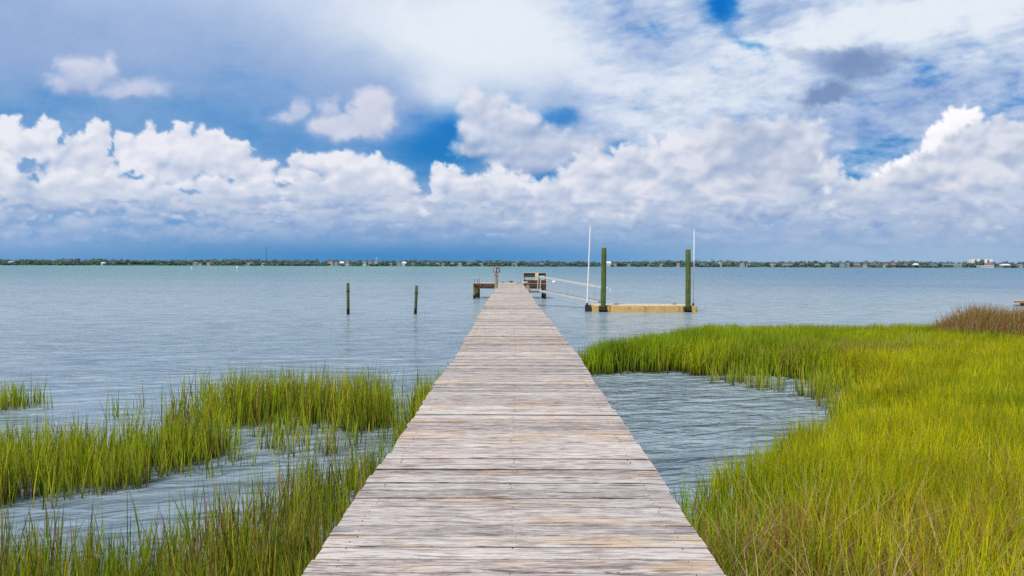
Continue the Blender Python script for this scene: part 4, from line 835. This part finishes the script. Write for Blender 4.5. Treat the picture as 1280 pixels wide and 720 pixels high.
HL = [(12.5, 5, 4.2, 'white', 'white', 'white house with a pale roof, first at the far left of the shore'), (73, 4, 3, 'grey', 'grey', 'small grey house among the trees left of the shoreline clearing'), (83, 4, 3, 'tan', 'brown', 'small tan house on the far left shore'),
(128.5, 5, 3.6, 'white', 'white', 'lone bright white house in the trees at far left'), (244, 6, 4, 'grey', 'grey', 'grey house behind the shorter marker stake'), (250, 3.5, 3.2, 'white', 'brown', 'narrow white house beside the grey one at the marker stake'), (261, 6, 4, 'tan', 'red', 'tan house with reddish roof right of the shorter marker stake'),
(312, 8, 4.2, 'grey', 'grey', 'wide grey house left of the radio mast'), (329, 5, 3.6, 'cream', 'grey', 'cream house at the foot of the radio mast'), (372, 3.5, 3.4, 'grey', 'brown', 'small grey house right of the radio mast'), (384, 4, 3.6, 'white', 'brown', 'white house with brown roof right of the radio mast'),
(413, 5.5, 6, 'white', 'red', 'tall white house with reddish roof, left of its cluster'), (420, 5, 4.6, 'grey', 'grey', 'grey house in the middle of the left white cluster'), (427, 5.5, 5.4, 'white', 'white', 'broad white house in the cluster left of the water tower'), (434, 5, 5.8, 'cream', 'brown', 'cream house closing the cluster at its right'),
(455.5, 4.5, 5.2, 'white', 'grey', 'white house with grey gable just left of the water tower'), (462.5, 5.5, 6, 'grey', 'red', 'grey tall house just left of the water tower'), (469.5, 5, 6, 'white', 'grey', 'white house directly under the water tower'), (488, 4, 3.2, 'grey', 'grey', 'small grey house right of the water tower'),
(498.5, 5, 5, 'grey', 'grey', 'grey house left of a bright white one in midshore'), (505, 5.5, 5.4, 'white', 'white', 'bright white gabled house in midshore'), (516, 5, 4, 'blue', 'grey', 'pale blue house right of the bright white gable'), (534.5, 5, 4.6, 'grey', 'grey', 'grey house left of three together'), (547, 5, 4, 'white', 'grey', 'low white house left of the walkway post'), (554, 4, 3.8, 'white', 'brown', 'small white house with brown roof left of the walkway post'),
(565, 5, 4.4, 'blue', 'grey', 'pale blue house left of the walkway post'), (575, 4, 4.2, 'cream', 'green', 'cream house with green roof left of the walkway post'), (586, 5, 4, 'tan', 'grey', 'tan house above the left landing'), (601, 5, 3.8, 'white', 'grey', 'white house just left of the rope coil'),
(643, 6, 3.8, 'cream', 'grey', 'cream house above the end of the walkway'), (677, 5, 4, 'tan', 'grey', 'tan house above the bench'), (690, 5, 3.4, 'grey', 'brown', 'grey house between bench and buoy'), (761, 6, 6.4, 'white', 'white', 'bright white block standing high right of the first piling'), (768, 5, 4, 'tan', 'grey', 'tan house beside the bright white block'),
(786, 4, 3.2, 'grey', 'green', 'grey house with green roof between the pilings'), (812, 5, 3, 'tan', 'brown', 'tan house midway between the pilings'), (828, 5, 3.6, 'cream', 'grey', 'cream house midway between the pilings'), (848, 4, 4.4, 'cream', 'red', 'cream house with red roof left of the far piling'),
(878, 4, 4, 'tan', 'grey', 'tan house right of the far white pole'), (900, 4, 5, 'cream', 'white', 'pale yellow house on a green lawn right of the far pole'), (928, 5, 4.6, 'cream', 'green', 'cream house with green roof on the right shore'), (936, 4, 4, 'white', 'grey', 'small white house beside a cream one on the right shore'),
(966, 6, 4.6, 'cream', 'grey', 'cream house at the start of the right half of the shore'), (985, 12, 4.2, 'white', 'grey', 'long white house on the right shore'), (1003, 6, 4.4, 'tan', 'brown', 'tan house right of the long white one'), (1022, 6, 4, 'grey', 'green', 'grey house with green roof on the right shore'), (1036, 6, 3.6, 'cream', 'green', 'cream house with green roof on the right shore beside a blue one'),
(1053, 5, 5.2, 'blue', 'grey', 'tall pale blue house on the right shore'), (1060, 4, 5.4, 'grey', 'grey', 'narrow grey house beside the tall pale blue one'), (1072, 8, 4.6, 'brown', 'grey', 'brown house right of the narrow grey one'), (1082, 5, 4.4, 'white', 'red', 'white house with red roof between two brown ones'), (1094, 10, 4.6, 'brown', 'brown', 'long brown house with brown roof'), (1108, 6, 4.6, 'white', 'red', 'white house with red roof right of the long brown one'), (1117, 6, 5, 'tan', 'red', 'tan house with reddish roof at the right end of the brown row'),
(1132, 4, 4.8, 'grey', 'red', 'narrow grey house with red roof'), (1145, 6, 5, 'blue', 'white', 'pale blue house with white roof'), (1167, 8, 4.8, 'grey', 'grey', 'wide grey house left of the long low building'), (1258, 11, 4.6, 'grey', 'white', 'wide grey house with white roof right of the tower blocks'), (1276, 7, 4.2, 'cream', 'grey', 'cream house last at the right edge of the shore')]
for h in HL: house(*h, kind='gable' if (int(h[0]) % 3) else 'front')
house(1192, 21, 4.2, 'grey', 'white', 'long low grey building left of the tower blocks', 'flat'); house(1238, 9, 6, 'cream', 'brown', 'cream hall with a broad roof in front of the tower blocks', 'gable')
house(1234, 16, 2.6, 'white', 'white', 'low white boathouse at the water below the tower blocks', 'flat', -3.)
# apartment block: white slabs with dark bays between
X0 = at(1214.5, 0, SH + 140); ap = empty('apartment_block', (X0.x, SH + 140, 1.5), label='white apartment block with dark recessed bays rising above the trees at right', cat='apartment block')
k = (SH + 140) / F
for (a, b_, z) in ((0, 3.2, 10.2), (6.8, 10.2, 10.4), (16, 19.2, 10.4), (22.2, 25.8, 10.2)): MB().box(a * k, b_ * k, 0, 14, 0, z * k).build('tower', HW_['bright'], ap)
for (a, b_, z) in ((3.2, 6.8, 9.4), (10.2, 16, 9.6), (19.2, 22.2, 9.4)):
    w_ = MB().box(a * k + .05, b_ * k - .05, 3, 13, 0, z * k).build('bay', HW_['brown'], ap)
    for lv in range(6): MB().box(a * k + .1, b_ * k - .1, 1.6, 2.99, (.6 + lv * 1.5) * k, (.9 + lv * 1.5) * k).build('balcony', HW_['grey'], ap)
MB().box(10.2 * k, 16 * k, 2, 12, 9.62 * k, 10.4 * k).build('roof_block', HW_['white'], ap)
# water tower and radio mast, distance haze put into their bluish colours
P_ = at(471, 0, SH + 250); t = empty('water_tower', (P_.x, P_.y, 0), label='pale water tower bulb just above the trees', cat='water tower'); k = (SH + 250) / F
bm = bmesh.new(); bmesh.ops.create_uvsphere(bm, u_segments=20, v_segments=12, radius=1.3 * k)
for v in bm.verts: v.co.z = v.co.z * .75 + 9.4 * k
mb = MB(); mb.frombm(bm); mb.build('tank', mat_plain('tower_paint', (.42, .55, .66), .5), t, True); MB().tube([(0, 0, 0), (0, 0, 8.8 * k)], [.4 * k, .28 * k], 12).build('stem', bpy.data.materials['tower_paint'], t, True)
P_ = at(333.5, 0, SH + 500); t = empty('radio_mast', (P_.x, P_.y, 0), label='thin tall dark radio mast above the left shore', cat='mast'); k = (SH + 500) / F; mh = 23.5 * k; mb = MB(); w_ = .95
cn = [(-w_, -w_), (w_, -w_), (0, w_)]
for a in cn: mb.tube([(a[0], a[1], 0), (a[0], a[1], mh)], .16, 5)
for i in range(20):
    for q in range(3): a, c_ = cn[q], cn[(q + 1) % 3]; mb.tube([(a[0], a[1], mh * i / 20), (c_[0], c_[1], mh * (i + 1) / 20)], .10, 4)
mb.build('lattice', mat_plain('mast_steel', (.05, .08, .11), .6, .3), t)
MB().tube([(0, 0, mh), (0, 0, mh + 5)], .18, 5).build('antenna', bpy.data.materials['mast_steel'], t)
